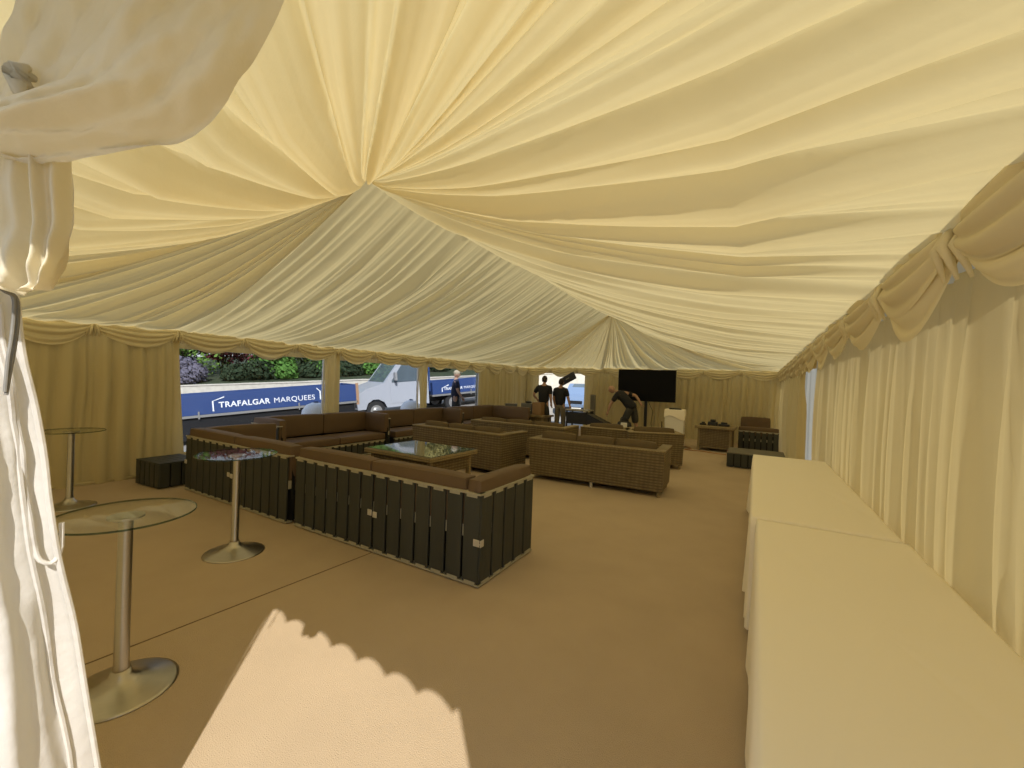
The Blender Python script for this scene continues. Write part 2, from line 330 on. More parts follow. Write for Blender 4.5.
# ------------------------------------------------------------------ swags under the eaves
def swags(name, p0, p1, n, inward, seed, drop=0.26, z=ZE):
    mb = MB(); rnd = random.Random(seed); p0 = np.array(p0, float); p1 = np.array(p1, float); L = np.linalg.norm(p1-p0)/n; u = (p1-p0)/np.linalg.norm(p1-p0); nr = np.array(inward, float)
    nu, nv = 26, 22; P = None
    for k in range(n):
        dr = drop*(0.85+0.3*rnd.random()); ph = rnd.random()*2; sk = (rnd.random()-.5)*0.2
        for layer in (0, 1):
            P = np.zeros((nv+1, nu+1, 3))
            for i in range(nv+1):
                v = i/nv
                for j in range(nu+1):
                    uu = j/nu; c = math.sin(PI*min(1, max(0, uu+sk*math.sin(PI*uu))))**0.8
                    d = (0.10+(dr*(1.0 if layer == 0 else 0.62)-0.02)*c)
                    fold = abs(math.sin(PI*(v*(4 if layer == 0 else 3)+ph)))*0.035*(0.3+0.7*c)
                    o = 0.055+0.03*layer+0.05*c*math.sin(PI*v*0.9)+fold
                    a = p0+u*(k+uu)*L
                    P[i, j] = (a[0]+nr[0]*o, a[1]+nr[1]*o, z+0.03-0.09*v*0-(v*d) - 0.03*v*c)
            mb.grid(P)
        # gathered rosette at the node
        if k > 0:
            a = p0+u*k*L
            for q in range(5):
                o = 0.07+0.03*math.sin(q*2.1); w = (q-2)*0.022
                mb.tube([(a[0]+u[0]*w*0.4+nr[0]*o, a[1]+u[1]*w*.4+nr[1]*o, z), (a[0]+u[0]*w+nr[0]*(o+.035), a[1]+u[1]*w+nr[1]*(o+.035), z-.08), (a[0]+u[0]*w*1.6+nr[0]*o, a[1]+u[1]*w*1.6+nr[1]*o, z-.19)], [0.010, 0.018, 0.006], 8)
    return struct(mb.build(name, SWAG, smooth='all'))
swags('trim_4', (XL, Y0), (XL, Y1), 15, IN_L, 3); swags('trim_5', (XR, Y0), (XR, Y1), 15, IN_R, 4); swags('trim_6', (XL, Y1), (XR, Y1), 8, IN_F, 5, 0.24)

# ------------------------------------------------------------------ windows
for i, (a, b) in enumerate(((3.12, 5.82), (6.11, 8.78), (9.07, 11.75))):
    w = MB(); w.box(XL-.06, XL-.052, a, b, 0.3, 2.04); o = struct(w.build('window_%d' % (i+1), WINDOW))
    fr = MB(); fr.box(XL-.08, XL-.03, a-.03, a+.01, 0.0, 2.06); fr.box(XL-.08, XL-.03, b-.01, b+.03, 0.0, 2.06); fr.box(XL-.08, XL-.03, a, b, 2.02, 2.06); fr.box(XL-.08, XL-.03, a, b, 0.27, 0.31)
    fr.build('window_frame', WHITEP, o)

# ------------------------------------------------------------------ glass-topped bar tables
def bar_table(label, loc, rb, rg, h=0.915):
    t = thing('bar_table', label, 'table', loc, 0, 'glass-topped steel bar tables')
    MB().lathe([(0, 0.0), (rb, 0.0), (rb, 0.006), (rb*.93, 0.012), (rb*.6, 0.030), (rb*.35, 0.052), (rb*.2, 0.080), (0.040, 0.105), (0.0, 0.105)], 72).build('base', BRUSHED, t, 'all')
    MB().lathe([(0, 0.10), (0.036, 0.10), (0.036, 0.12), (0.032, 0.13), (0.030, h-.03), (0, h-.03)], 36).build('pole', BRUSHED, t, True)
    MB().lathe([(0, h-.032), (0.05, h-.032), (0.075, h-.022), (0.075, h-.011), (0, h-.011)], 40).build('top_plate', BRUSHED, t, True)
    g = MB(); g.lathe([(0, h-.010), (rg-.003, h-.010)], 96, caps=False); g.lathe([(rg-.003, h), (0, h)], 96, caps=False); g.lathe([(rg-.003, h-.010), (rg, h-.008), (rg, h-.002), (rg-.003, h)], 96, 1, caps=False)
    g.build('glass_top', [GLASS, GLASSEDGE], t, False, False); return t
bar_table('large round glass bar table nearest the camera, on a flared steel foot', (-2.80, 0.875, 0), 0.24, 0.295)
bar_table('round glass bar table standing just in front of the black slatted sofas', (-4.12, 2.07, 0), 0.245, 0.325)
bar_table('round glass bar table farthest left, before the pleated side wall', (-7.0, 1.66, 0), 0.24, 0.30, 0.905)

# ------------------------------------------------------------------ pallet furniture
def slat_panel(parent, name, L, h, M, n=7, z0=0.012, brackets=((0, 1), )):
    """a pallet on its side: dark planks on bare battens. local x along 0..L, outside face at y = 0, body towards +y"""
    mb = MB(); w = L/n; rnd = random.Random(int(L*100)+n)
    for i in range(n):
        a = i*w+0.012; b = (i+1)*w-0.012
        mb.box(a, b, 0.0, 0.018, z0+.018+rnd.random()*.004, z0+h-.022-rnd.random()*.004, 0.003, 1, 0, M)
    mb.box(0.006, L-.006, 0.055, 0.09, z0+.01, z0+h-.01, 0, 1, 1, M)
    p = mb.build(name, [DARKWOOD, BLACKGAP], parent)
    for zz, dz in ((z0+h-.022, 1), (z0, -1)):
        e = MB()
        e.box(0, L, -.004, 0.075, zz+(.005 if dz > 0 else 0), zz+(.022 if dz > 0 else .015), 0.002, 1, 0, M)
        for i in range(n):
            c = (i+.5)*w; q = w*0.30
            if dz > 0: e.box(c-q, c+q, -.004, 0.0, zz-.016, zz+.006, 0, 1, 0, M)
            else: e.box(c-q, c+q, -.004, 0.0, zz+.014, zz+.034, 0, 1, 0, M)
        e.build('edging', BAREWOOD, p)
    st = MB(); st.box(0.01, L-.01, 0.020, 0.055, z0+h*.50, z0+h*.62, 0, 1, 0, M); st.build('batten', BAREWOOD, p)
    return p
def bracket(parent, pts):
    for (x, y, z, sx, sy) in pts:
        mb = MB(); mb.box(x-sx, x+sx, y-sy, y+sy, z-.028, z+.028, 0.003); mb.sph((x, y-sy, z), .006, 8); mb.build('bracket', STEEL, parent)

def pallet_sofa(label, loc, rz, n=2, D=0.92, left=0.0, right=0.92, unit=1.235, h=0.75, group='brown cushioned sofas made of black pallets'):
    t = thing('pallet_sofa', label, 'sofa', loc, rz, group); L = n*unit
    for i in range(n):
        p = slat_panel(t, 'back_pallet', unit-.004, h, Matrix.Translation((i*unit+.002, 0, 0)))
    for i in range(1, n): bracket(t, [(i*unit-.035, -.006, .38, .028, .004), (i*unit+.035, -.006, .37, .028, .004)])
    if right > 0:
        M = Matrix.Translation((L, 0.0, 0)) @ Matrix.Rotation(PI/2, 4, 'Z'); slat_panel(t, 'arm_pallet', right, h, M, max(4, round(right/.185)))
        bracket(t, [(L-.03, -.006, .365, .030, .004)]); bracket(t, [(L+.006, .022, .36, .004, .026)])
    if left > 0:
        M = Matrix.Translation((0.0, left, 0)) @ Matrix.Rotation(-PI/2, 4, 'Z'); slat_panel(t, 'arm_pallet', left, h, M, max(4, round(left/.185)))
        bracket(t, [(0.03, -.006, .40, .030, .004)])
    x0 = 0.095 if left > 0 else 0.005; x1 = L-.095 if right > 0 else L-.005
    b = MB(); b.box(x0, x1, 0.10, D-.08, 0.03, 0.27, .004, 1, 1)
    ns = max(5, int((x1-x0)/.14)); w = (x1-x0)/ns
    for i in range(ns): b.box(x0+i*w+.012, x0+(i+1)*w-.012, D-.075, D-.055, 0.03, 0.265, 0.003)
    bs = b.build('seat_base', [DARKWOOD, BLACKGAP], t)
    MB().box(x0, x1, D-.08, D-.045, 0.012, 0.034, .003).build('edging', BAREWOOD, bs)
    e = MB(); e.box(x0, x1, D-.08, D-.045, 0.268, 0.292, .003)
    for i in range(ns): e.box(x0+(i+.2)*w, x0+(i+.8)*w, D-.055, D-.050, 0.245, 0.27)
    e.build('edging', BAREWOOD, bs)
    cx0 = 0.10 if left > 0 else .01; cx1 = L-.10 if right > 0 else L-.01; cw = (cx1-cx0)/n
    for i in range(n):
        MB().cushion(cx0+i*cw+.003, cx0+(i+1)*cw-.003, 0.22, D-.03, 0.296, 0.445, .03).build('seat_cushion', CUSH, t, True)
    bx0 = 0.02 if left > 0 else .008; bx1 = L-.17 if right > 0 else L-.008; bw = (bx1-bx0)/n
    for i in range(n):
        MB().cushion(bx0+i*bw+.003, bx0+(i+1)*bw-.003, 0.022, 0.195, max(.45, h-.40), h+.118, .035, .006).build('back_cushion', CUSH, t, True)
    if right > 0: MB().cushion(L-.165, L-.018, 0.022, right-.01, 0.45, 0.866, .035, .006).build('arm_cushion', CUSH, t, True)
    if left > 0: MB().cushion(0.018, .165, 0.20, left-.01, 0.45, 0.866, .035, .006).build('arm_cushion', CUSH, t, True)
    return t
pallet_sofa('nearest brown sofa, its black slatted pallet corner pointing at the camera', (-1.87-2*.622*2+.02, 2.78, 0), 0, 2, 0.92, 0, 0.92, 1.235)
pallet_sofa('brown sofa on black pallets behind the middle glass bar table', (-4.44-2.41, 2.76, 0), 0, 2, 0.92, 1.20, 0, 1.205)
pallet_sofa('brown cushioned sofa below the first big window, with two arms', (-7.93, 6.76, 0), -PI/2, 2, 0.86, 0.86, 0.86, 1.28)
pallet_sofa('brown cushioned sofa below the second window, in front of the white truck cab', (-7.93, 9.50, 0), -PI/2, 2, 0.86, 0.86, 0, 1.28)
pallet_sofa('brown corner sofa in the far left, below the third window', (-7.93, 12.15, 0), -PI/2, 2, 0.86, 1.6, 0, 1.24)
pallet_sofa('low brown sofa in the far right corner, black slatted back towards the camera', (-0.39, 13.2, 0), 0, 1, 0.80, 0, 0, 0.97, 0.56)
pallet_sofa('brown sofa against the far wall, mostly hidden behind the low corner sofa', (0.42, 14.93, 0), PI, 1, 0.85, 0, 0, 0.80)

def pallet_table(label, loc, rz, L, W, h, n, top=DARKWOOD):
    t = thing('pallet_table', label, 'table', loc, rz, 'low black pallet tables')
    b = MB(); w = L/n
    for i in range(n):
        b.box(i*w+.010, (i+1)*w-.010, 0, .018, .012, h-.02, .003); b.box(i*w+.010, (i+1)*w-.010, W-.018, W, .012, h-.02, .003)
    m = max(4, round(W/w)); w2 = W/m
    for i in range(m):
        b.box(L-.018, L, i*w2+.01, (i+1)*w2-.01, .012, h-.02, .003); b.box(0, .018, i*w2+.01, (i+1)*w2-.01, .012, h-.02, .003)
    b.box(.03, L-.03, .03, W-.03, .02, h-.03, 0, 1, 1); b.build('slatted_side', [DARKWOOD, BLACKGAP], t)
    tp = MB()
    for i in range(6): tp.box(0, L, i*W/6+.003, (i+1)*W/6-.003, h-.02, h, .002)
    tp.build('tabletop', top, t); return t
pallet_table('low black slatted table against the left wall, beside the end sofa', (-7.72, 2.50, 0), 0.08, 0.64, 0.55, 0.36, 5)
pallet_table('low black pallet platform at the far end of the white-clothed tables', (-0.50, 10.25, 0), 0, 1.08, 0.95, 0.32, 8, mat('grey_worn_board', (0.16, 0.145, 0.11), .7, 0, .3, 6))

# ------------------------------------------------------------------ wicker furniture
def wicker_sofa(label, loc, rz, L, n, D=0.82, h=0.70, group='brown wicker sofas with taupe cushions', loose=False):
    t = thing('wicker_sofa' if n > 1 else 'wicker_armchair', label, 'sofa' if n > 1 else 'armchair', loc, rz, group)
    b = MB(); zb = .085
    def wall(x0, x1, y0, y1, fx0, fx1, fy0, fy1):     # a thick woven wall, flared outward towards its top
        vs = [(x0, y0, zb), (x1, y0, zb), (x1, y1, zb), (x0, y1, zb), (x0-fx0, y0-fy0, h), (x1+fx1, y0-fy0, h), (x1+fx1, y1+fy1, h), (x0-fx0, y1+fy1, h)]
        b.add(vs, [(3, 2, 1, 0), (4, 5, 6, 7), (0, 1, 5, 4), (1, 2, 6, 5), (2, 3, 7, 6), (3, 0, 4, 7)])
    wall(0, L, 0, .11, .02, .02, .03, 0); wall(0, .11, .11, D, .02, 0, 0, 0); wall(L-.11, L, .11, D, 0, .02, 0, 0)
    b.box(.1, L-.1, .1, D-.01, zb, .30); b.build('woven_body', WICKER, t)
    r = MB(); r.box(-.03, L+.03, -.04, .125, h-.012, h+.014, .012, 2); r.box(-.03, .125, .12, D+.01, h-.012, h+.014, .012, 2); r.box(L-.125, L+.03, .12, D+.01, h-.012, h+.014, .012, 2)
    r.build('rim', WICKRIM, t, True)
    for x in ([.05, L/2, L-.05] if n > 1 else [.05, L-.05]):
        for y in (.03, D-.05): MB().box(x-.022, x+.022, y-.02, y+.024, 0, zb+.01, .004).build('leg', STEEL if x == L/2 else WICKRIM, t)
    cw = (L-.24)/n; rnd = random.Random(int(L*77)+n+int(abs(loc[1])*10))
    for i in range(n):
        MB().cushion(.12+i*cw+.004, .12+(i+1)*cw-.004, .25, D, .305, .43, .035).build('seat_cushion', WCUSH, t, True)
        M = Matrix.Translation((.12+(i+.5)*cw, .19, .43)) @ Matrix.Rotation(math.radians(-8+rnd.random()*5), 4, 'X') @ Matrix.Rotation((rnd.random()-.5)*.05, 4, 'Y')
        MB().cushion(-cw/2+.012, cw/2-.012, -.06, .07, 0, .38+rnd.random()*.015, .035, .010, M).build('back_cushion', WCUSH, t, True)
    if loose:
        M = Matrix.Translation((L-.26, .52, .50)) @ Matrix.Rotation(1.2, 4, 'Y') @ Matrix.Rotation(.3, 4, 'Z')
        MB().cushion(-.2, .2, -.2, .2, -.05, .05, .045, .03, M).build('loose_cushion', WCUSH, t, True)
    return t
wicker_sofa('three-seat wicker sofa in the middle, woven back square to the camera', (-3.37, 6.50, 0), 0.045, 2.2, 3, 0.84, 0.70)
wicker_sofa('three-seat wicker sofa behind the square glass coffee table', (-5.98, 6.36, 0), -0.05, 2.15, 3, 0.86, 0.73, loose=True)
wicker_sofa('wicker sofa behind the coffee-table sofa, nearer the two standing men', (-5.78, 8.10, 0), 0.0, 2.35, 3, 0.8, 0.74)
wicker_sofa('small wicker armchair behind the middle sofa, below the bending man', (-3.36, 8.95, 0), 0.03, 1.0, 1, 0.78, 0.72, group='wicker armchairs')
wicker_sofa('wicker armchair turned sideways at the right end, in front of the television', (-2.24, 8.75, 0), 0.42, 1.08, 1, 0.9, 0.72, group='wicker armchairs')

def wicker_table(label, loc, rz, L, W, h, skirt=(.10, .30), glass_top=True):
    t = thing('wicker_table', label, 'table', loc, rz, 'wicker tables')
    tp = MB(); tp.box(0, L, 0, W, h-.075, h-.008, .012, 2); tp.build('tabletop', WICKRIM, t)
    if glass_top: MB().box(.03, L-.03, .03, W-.03, h-.007, h+.001, .002).build('glass_top', TABLEGLASS, t)
    a, bz = skirt; s = MB()
    i0 = .09
    vs = [(i0, i0, bz), (L-i0, i0, bz), (L-i0, W-i0, bz), (i0, W-i0, bz), (i0-.02, i0-.02, h-.07), (L-i0+.02, i0-.02, h-.07), (L-i0+.02, W-i0+.02, h-.07), (i0-.02, W-i0+.02, h-.07)]
    s.add(vs, [(3, 2, 1, 0), (4, 5, 6, 7), (0, 1, 5, 4), (1, 2, 6, 5), (2, 3, 7, 6), (3, 0, 4, 7)]); s.build('woven_skirt', WICKER, t)
    for x in (.10, L-.10):
        for y in (.10, W-.10): MB().box(x-.03, x+.03, y-.03, y+.03, 0, h-.07, .006).build('leg', WICKRIM, t)
    return t
TABLEGLASS = mat('green_table_glass', (0.10, 0.11, 0.075), 0.04, 0, 0, 8, 0, 0, 0.9)
wicker_table('square wicker coffee table with a reflective glass top, inside the front sofas', (-5.03, 4.30, 0), -.03, 1.34, 1.05, 0.62, (.1, .34))
wicker_table('wicker table by the far wall with black tools lying on it', (-1.42, 12.45, 0), -.04, .98, .85, 0.68, (.1, .10), False)
tb3 = wicker_table('wicker table in the far left corner carrying the cardboard boxes', (-7.0, 12.45, 0), 0, 1.0, .8, 0.60, (.1, .2), False)

# ------------------------------------------------------------------ white-clothed trestle tables along the right wall
def clothed_table(lab_cloth, lab_table, x0, x1, y0, y1, zt, seed, seam=0):
    t = thing('trestle_table', lab_table, 'table', ((x0+x1)/2, (y0+y1)/2, 0), 0, 'trestle tables under white cloths'); w = (x1-x0)/2-.03; l = (y1-y0)/2-.03
    MB().box(-w, w, -l, l, zt-.035, zt-.006, .004).build('tabletop', WHITEP, t)
    for sy in (-1, 1):
        lg = MB(); lg.tube([(-w+.1, sy*(l-.3), zt-.04), (-w+.05, sy*(l-.25), 0.0)], .013); lg.tube([(w-.1, sy*(l-.3), zt-.04), (w-.05, sy*(l-.25), 0.0)], .013); lg.tube([(-w+.06, sy*(l-.255), .12), (w-.06, sy*(l-.255), .12)], .01)
        lg.build('leg', STEEL, t, True)
    rnd = random.Random(seed); mb = MB()
    # top and hanging skirts as one sheet: profile along the perimeter, rows from the middle of the top outward
    per = []; ns = 60
    def corner_path():
        pts = []
        c = [(x0, y0), (x1, y0), (x1, y1), (x0, y1)]; nseg = [30, 150, 30, 150]; nn = [(0, -1), (1, 0), (0, 1), (-1, 0)]
        for k in range(4):
            a = c[k]; b = c[(k+1) % 4]
            for i in range(nseg[k]): q = i/nseg[k]; pts.append((a[0]+(b[0]-a[0])*q, a[1]+(b[1]-a[1])*q, nn[k], q))
        return pts
    cp = corner_path(); n = len(cp); f1 = nz1(seed, n, 1, 34); f1[-1] = f1[0]
    rows = []; cx, cy = (x0+x1)/2, (y0+y1)/2
    for v in (0.0, .5, .9, .97, 1.0): rows.append([(cx+(p[0]-cx)*v, cy+(p[1]-cy)*v, zt+0.0015*math.sin(p[1]*9+v*3)*(v > 0)-(.004 if v == 1.0 else 0)) for p in cp])
    for j in range(1, 13):
        v = j/12; row = []
        for i, p in enumerate(cp):
            nx, ny = p[2]; e = min(p[3], 1-p[3]); nb = p[2] if True else 0
            fl = 0.008+0.022*v**1.2*(0.35+0.65*max(0, f1[i])*0.8)
            if (seam and ny == seam): fl = 0.002
            at_seam = seam and (p[1]-cy)*seam > (y1-y0)/2-.15
            cf = math.exp(-(e*((y1-y0) if nx else (x1-x0)))/.10)*0.06*v*(0 if at_seam else 1)
            dx = nx*(fl+cf*.6); dy = ny*(fl+cf*.6)
            # round the corner
            if e*((y1-y0) if nx else (x1-x0)) < .10 and not at_seam:
                k = math.exp(-(e*((y1-y0) if nx else (x1-x0)))/.05)*.7
                sx = math.copysign(1, p[0]-cx); sy2 = math.copysign(1, p[1]-cy); dx += (sx*(fl+cf)-dx)*k*(0 if nx else 1); dy += (sy2*(fl+cf)-dy)*k*(0 if ny else 1)
            px_ = p[0]+dx
            px_ = min(px_, XR+.10) if p[0] > cx else px_
            row.append((px_, p[1]+dy, zt-.012-(zt-.05+.015*f1[i])*v))
        rows.append(row)
    P = np.array([r+[r[0]] for r in rows]); mb.grid(P)
    o = mb.build('tablecloth', LINEN, None, 'all'); tag(o, lab_cloth, 'tablecloth', 'ivory cloths on the long tables'); return o
clothed_table('ivory cloth over the long table nearest the camera, right side', 'long trestle table under the nearer ivory cloth by the right wall', 0.035, 0.80, 0.75, 3.285, 0.81, 3, 1)
clothed_table('ivory cloth over the farther long table, its far corner flaring out', 'long trestle table under the farther ivory cloth by the right wall', 0.00, 0.785, 3.30, 6.60, 0.81, 9, -1)
# ------------------------------------------------------------------ television, cabinet, small things
tv = thing('television', 'large black flat screen on a tall floor stand by the far wall', 'television', (-3.05, 13.80, 0), 0.03)
MB().box(-.90, .90, -.03, .02, 1.21, 2.23, .008).build('housing', BLACK, tv)
MB().box(-.885, .885, -.034, -.029, 1.225, 2.215, .001).build('screen', SCREEN, tv)
MB().box(-.045, .045, .02, .07, .03, 1.5, .005).build('pole', BLACK, tv)
MB().box(-.40, .40, -.22, .28, 0, .03, .01).build('base', BLACK, tv)
MB().tube([(.05, .06, 1.25), (.22, .05, .9), (.18, .04, .5), (.30, .10, .012), (.7, .2, .012)], .008, 8).build('power_cable', BLACK, tv, True)
cb = thing('pedestal', 'tall white cloth-covered box with a black laptop on top', 'pedestal', (-1.96, 12.65, 0), .06)
MB().box(-.25, .25, -.25, .25, 0.01, 1.055, .01, 2).build('body', WHITEP, cb)
tp = MB(); P = np.zeros((3, 81, 3))
for j in range(81):
    q = j/80*4; k = int(min(3, q)); f = q-k; c = [(-1, -1), (1, -1), (1, 1), (-1, 1), (-1, -1)]; x = c[k][0]+(c[k+1][0]-c[k][0])*f; y = c[k][1]+(c[k+1][1]-c[k][1])*f
    for i, (sc, z) in enumerate(((.258, 1.066), (.262, 1.05), (.275, .84+.06*math.sin(q*5)))): P[i, j] = (x*sc, y*sc, z)
tp.grid(P); tp.box(-.258, .258, -.258, .258, 1.057, 1.066); tp.build('cloth_cover', LINEN, cb)
lp = thing('laptop', 'black laptop lying on the tall white pedestal', 'laptop', (-1.96, 12.60, 1.068), .2)
MB().box(-.16, .16, -.11, .11, 0, .018, .004).build('keyboard_base', BLACK, lp); MB().box(-.16, .16, -.11, .11, .019, .032, .004).build('lid', BLACK, lp)
tag(MB().tube([(-2.26, 12.34, 0), (-2.26, 12.34, .72)], .014, 10).build('stand_pole', BLACK, None, True), 'thin black pole standing at the left of the white pedestal', 'pole')
def tool(name, label, x, y, z, sx, sy, sz, seed):
    t = thing(name, label, 'tool', (x, y, z), seed*.7, 'black tools on the far wicker table')
    MB().box(-sx, sx, -sy, sy, 0, sz*.6, .015, 2).build('case', BLACK, t); MB().box(-sx*.55, sx*.6, -sy*.6, sy*.6, sz*.6, sz, .015, 2).build('grip', BLACK, t); return t
tool('power_drill', 'small black tool at the left on the far wicker table', -1.24, 12.78, .673, .07, .05, .09, 1)
tool('tool_bag', 'largest black tool bag in the middle of the far wicker table', -1.00, 12.85, .673, .12, .09, .17, 0)
tool('tool_case', 'flat black tool case at the right on the far wicker table', -.72, 12.80, .673, .14, .08, .11, 0)
cab = MB(); pts = []
for i in range(60): a = i*.55; pts.append((-.42+.13*math.cos(a)*(1+.2*math.sin(i)), 11.95+.13*math.sin(a)*1.1, .02+.0025*i))
cab.tube(pts, .012, 8); tag(cab.build('extension_cord', mat('orange_red_cable', (0.42, 0.07, 0.03), .5), None, True), 'coiled red-orange extension cord on the floor by the tool table', 'cord')
tag(MB().tube([(-1.75, 12.95, .012), (-1.5, 12.6, .012), (-1.62, 12.2, .012), (-1.2, 12.25, .012), (-.9, 12.1, .012), (-.6, 12.0, .02)], .009, 8).build('cable', mat('orange_cable', (0.40, 0.16, 0.05), .5), None, True), 'thin orange cable trailing over the floor from pedestal to wicker table', 'cord')
# boxes on the far left table
def carton(label, x, y, z, sx, sy, sz, mtl, rz=0, open_=False):
    t = thing('carton', label, 'box', (x, y, z), rz, 'boxes in the far left corner')
    MB().box(-sx, sx, -sy, sy, 0, sz, .004).build('body', mtl, t); MB().box(-sx*.98, sx*.98, -.025, .025, sz+.0005, sz+.002).build('tape', GREY, t)
    if open_: MB().box(-sx, sx, -sy-.012, -sy-.004, sz-.02, sz+.10).build('flap', mtl, t)
    return t
CARD = mat('brown_cardboard', (0.28, 0.17, 0.08), .85, 0, .08, 5); CARD2 = mat('grey_box', (0.13, 0.125, 0.10), .8, 0, .1, 5)
carton('tall brown cardboard box next to the two standing men', -6.35, 12.72, .602, .16, .15, .42, CARD)
carton('grey box left of the tall brown cardboard box', -6.78, 12.75, .602, .19, .15, .36, CARD2, .1)
tag(MB().sph((-6.75, 12.75, 1.004), (.13, .08, .04), 12).build('cloth_bundle', BLACK, None, 'all'), 'small black bundle lying on the grey box by the far door', 'bundle')
ck = thing('storage_bin', 'grey bin standing left of the grey box in the far corner', 'bin', (-7.35, 12.6, 0), .1)
MB().box(-.17, .17, -.15, .15, 0, .90, .02, 2).build('body', CARD2, ck); MB().box(-.18, .18, -.16, .16, .90, .93, .01).build('lid', GREY, ck)
# equipment near the far door
ds = thing('equipment_table', 'low dark table with a pale top beside the far doorway', 'table', (-4.86, 12.75, 0), 0)
MB().box(-.40, .36, -.28, .28, .84, .87, .004).build('tabletop', mat('pale_board', (.32, .29, .22), .6), ds)
for x in (-.36, .32):
    for y in (-.24, .24): MB().box(x-.02, x+.02, y-.02, y+.02, 0, .84).build('leg', BLACK, ds)
MB().box(-.37, .33, -.25, .25, .42, .78, .01).build('black_crate', BLACK, ds)
sc = thing('column_speaker', 'slim grey column standing between the far door and the bending man', 'speaker', (-4.62, 13.25, 0), .1)
MB().box(-.075, .075, -.08, .08, .03, 1.36, .01).build('body', GREY, sc); MB().box(-.055, .055, -.086, -.079, .15, 1.32, .002).build('grille', mat('grey_grille', (.11, .10, .08), .7), sc); MB().box(-.14, .14, -.14, .14, 0, .03, .005).build('base', BLACK, sc)
rp = thing('flight_case', 'long black wedge-shaped case by the bending man', 'case', (-3.90, 12.35, 0), -.1)
MB().prism([(-.5, 0), (.62, 0), (.62, .42), (.2, .50), (-.5, .78)], -.2, .2).build('shell', BLACK, rp); MB().box(-.12, .12, -.215, -.20, .30, .34, .005).build('handle', STEEL, rp)

# ------------------------------------------------------------------ outer canvas wall behind the curtained bays
ow = MB(); ow.box(XL-.16, XL-.13, Y0, 3.1, -.1, 2.4); ow.box(XL-.16, XL-.13, 11.75, Y1+.1, -.1, 2.4); ow.box(-5.5, XR+.2, Y1+.14, Y1+.17, -.05, 2.4); ow.box(XL-.16, -7.8, Y1+.14, Y1+.17, -.05, 2.4)
struct(ow.build('trim_7', PVC))

# ------------------------------------------------------------------ entrance canvas flap and gathered drape at the left
def unproject(x, y, dist_pt, nrm):
    """point of the upright plane through dist_pt with normal nrm seen at a picture position"""
    d = fw*F_PX+rt*(x-512)-up*(y-384); o = Vector((0, 0, EYE)); n = Vector(nrm)
    return o+d*((Vector(dist_pt)-o).dot(n)/d.dot(n))
def spline(pts, n):
    pts = [Vector(p) for p in pts]; out = []; m = len(pts)-1
    for i in range(n):
        q = i/(n-1)*m; k = min(m-1, int(q)); t = q-k; p0, p1, p2, p3 = pts[max(0, k-1)], pts[k], pts[k+1], pts[min(m, k+2)]
        out.append(0.5*((2*p1)+(p2-p0)*t+(2*p0-5*p1+4*p2-p3)*t*t+(3*p1-p0-3*p2+p3)*t**3))
    return out
# flap: hangs from the jamb and bellies into the room; free edge measured at several heights; unseen top raised to block stray sun
FP = (-.87*.714, -.87*.70, 0); FN = (.714, .70, 0)
edge = [unproject(x, y, FP, FN) for x, y in ((4, 140), (8, 205), (12, 250), (17, 300), (24, 355), (36, 405), (45, 455), (50, 500), (60, 560), (75, 622), (86, 690), (99, 768))]
edge += [Vector((edge[-1].x-.03, edge[-1].y+.03, .25)), Vector((edge[-1].x-.05, edge[-1].y+.05, .005))]
eg = spline(edge, 60); nu = 90; P = np.zeros((60, nu, 3))
for i, e in enumerate(eg):
    v = i/59; jamb = Vector((-1.62-.02*v, -0.30, e.z))
    for j in range(nu):
        u = j/(nu-1); b = jamb.lerp(e, u); n = Vector((0.94, 0.30, 0))
        k = 0.030*math.sin(u*9.5+v*2.3+.6*math.sin(v*7))+0.018*math.sin(u*21+v*5)+0.022*noise.noise(Vector((u*7, v*11, 2)))+.010*noise.noise(Vector((u*20, v*30, 5)))
        k += 0.02*math.sin(v*11+u*5)*u+.010*math.sin(u*62+v*4+math.sin(v*9))*u+.012*noise.noise(Vector((u*26, v*9, 8))); k *= math.sin(PI*min(1, u*1.02+.0))**.5*0.9+.1
        k += .05*math.sin(PI*u)
        P[i, j] = b+n*k
fl = thing('entrance_flap', 'sunlit white canvas entrance flap hanging at the left edge of the photo', 'tent flap', (-1.4, .1, 0))
def local(o, par): o.location = -Vector(par.location); return o
local(MB().grid(P).build('canvas_sheet', CANVAS, fl, 'all'), fl)
hem = MB(); hem.tube([Vector(p)+Vector((.012, -.004, 0)) for p in eg], .007, 8); local(hem.build('rolled_hem', CANVAS, fl, True), fl)
# seam line of a sewn band on the sheet and a white lace loop
bandp = [Vector(P[i, 83])+Vector((.006, -.003, 0)) for i in range(60)]
local(MB().tube(bandp, .006, 6).build('sewn_seam', CANVAS, fl, True), fl)
lace = [Vector(P[i, 85])+Vector((.014+.003*math.sin(i), -.006, 0)) for i in range(14, 36)]
lace += [lace[-1]+Vector((.004, .008, -.035)), lace[-1]+Vector((.006, .03, -.05)), lace[-1]+Vector((.006, .045, -.02)), lace[-1]+Vector((.006, .045, .05))]
local(MB().tube(spline(lace, 60), .0055, 8).build('lace', CANVAS, fl, True), fl)
# two dark ropes looped at the top of the flap
PP = (-.90, .16, 0); PN = (-0.423, 0.906, 0)
for q, pl in enumerate(([(-8, 278), (2, 287), (10, 292), (17, 300), (18, 318), (15, 345), (10, 372), (6, 395)], [(-8, 283), (4, 291), (13, 297), (14, 312), (12, 335), (8, 360), (5, 392)])):
    pts = [unproject(x, y, FP, FN)*.94+Vector((0, 0, EYE*.06)) for x, y in pl]
    tag(MB().tube(spline(pts, 50), .0034, 8).build('rope', mat('grey_rope', (.20, .19, .17), .7, 0, .3, 40), None, True), 'dark grey tie rope looped over the top of the white flap, %s strand' % ('outer' if q == 0 else 'inner'), 'rope', 'tie ropes on the entrance flap')
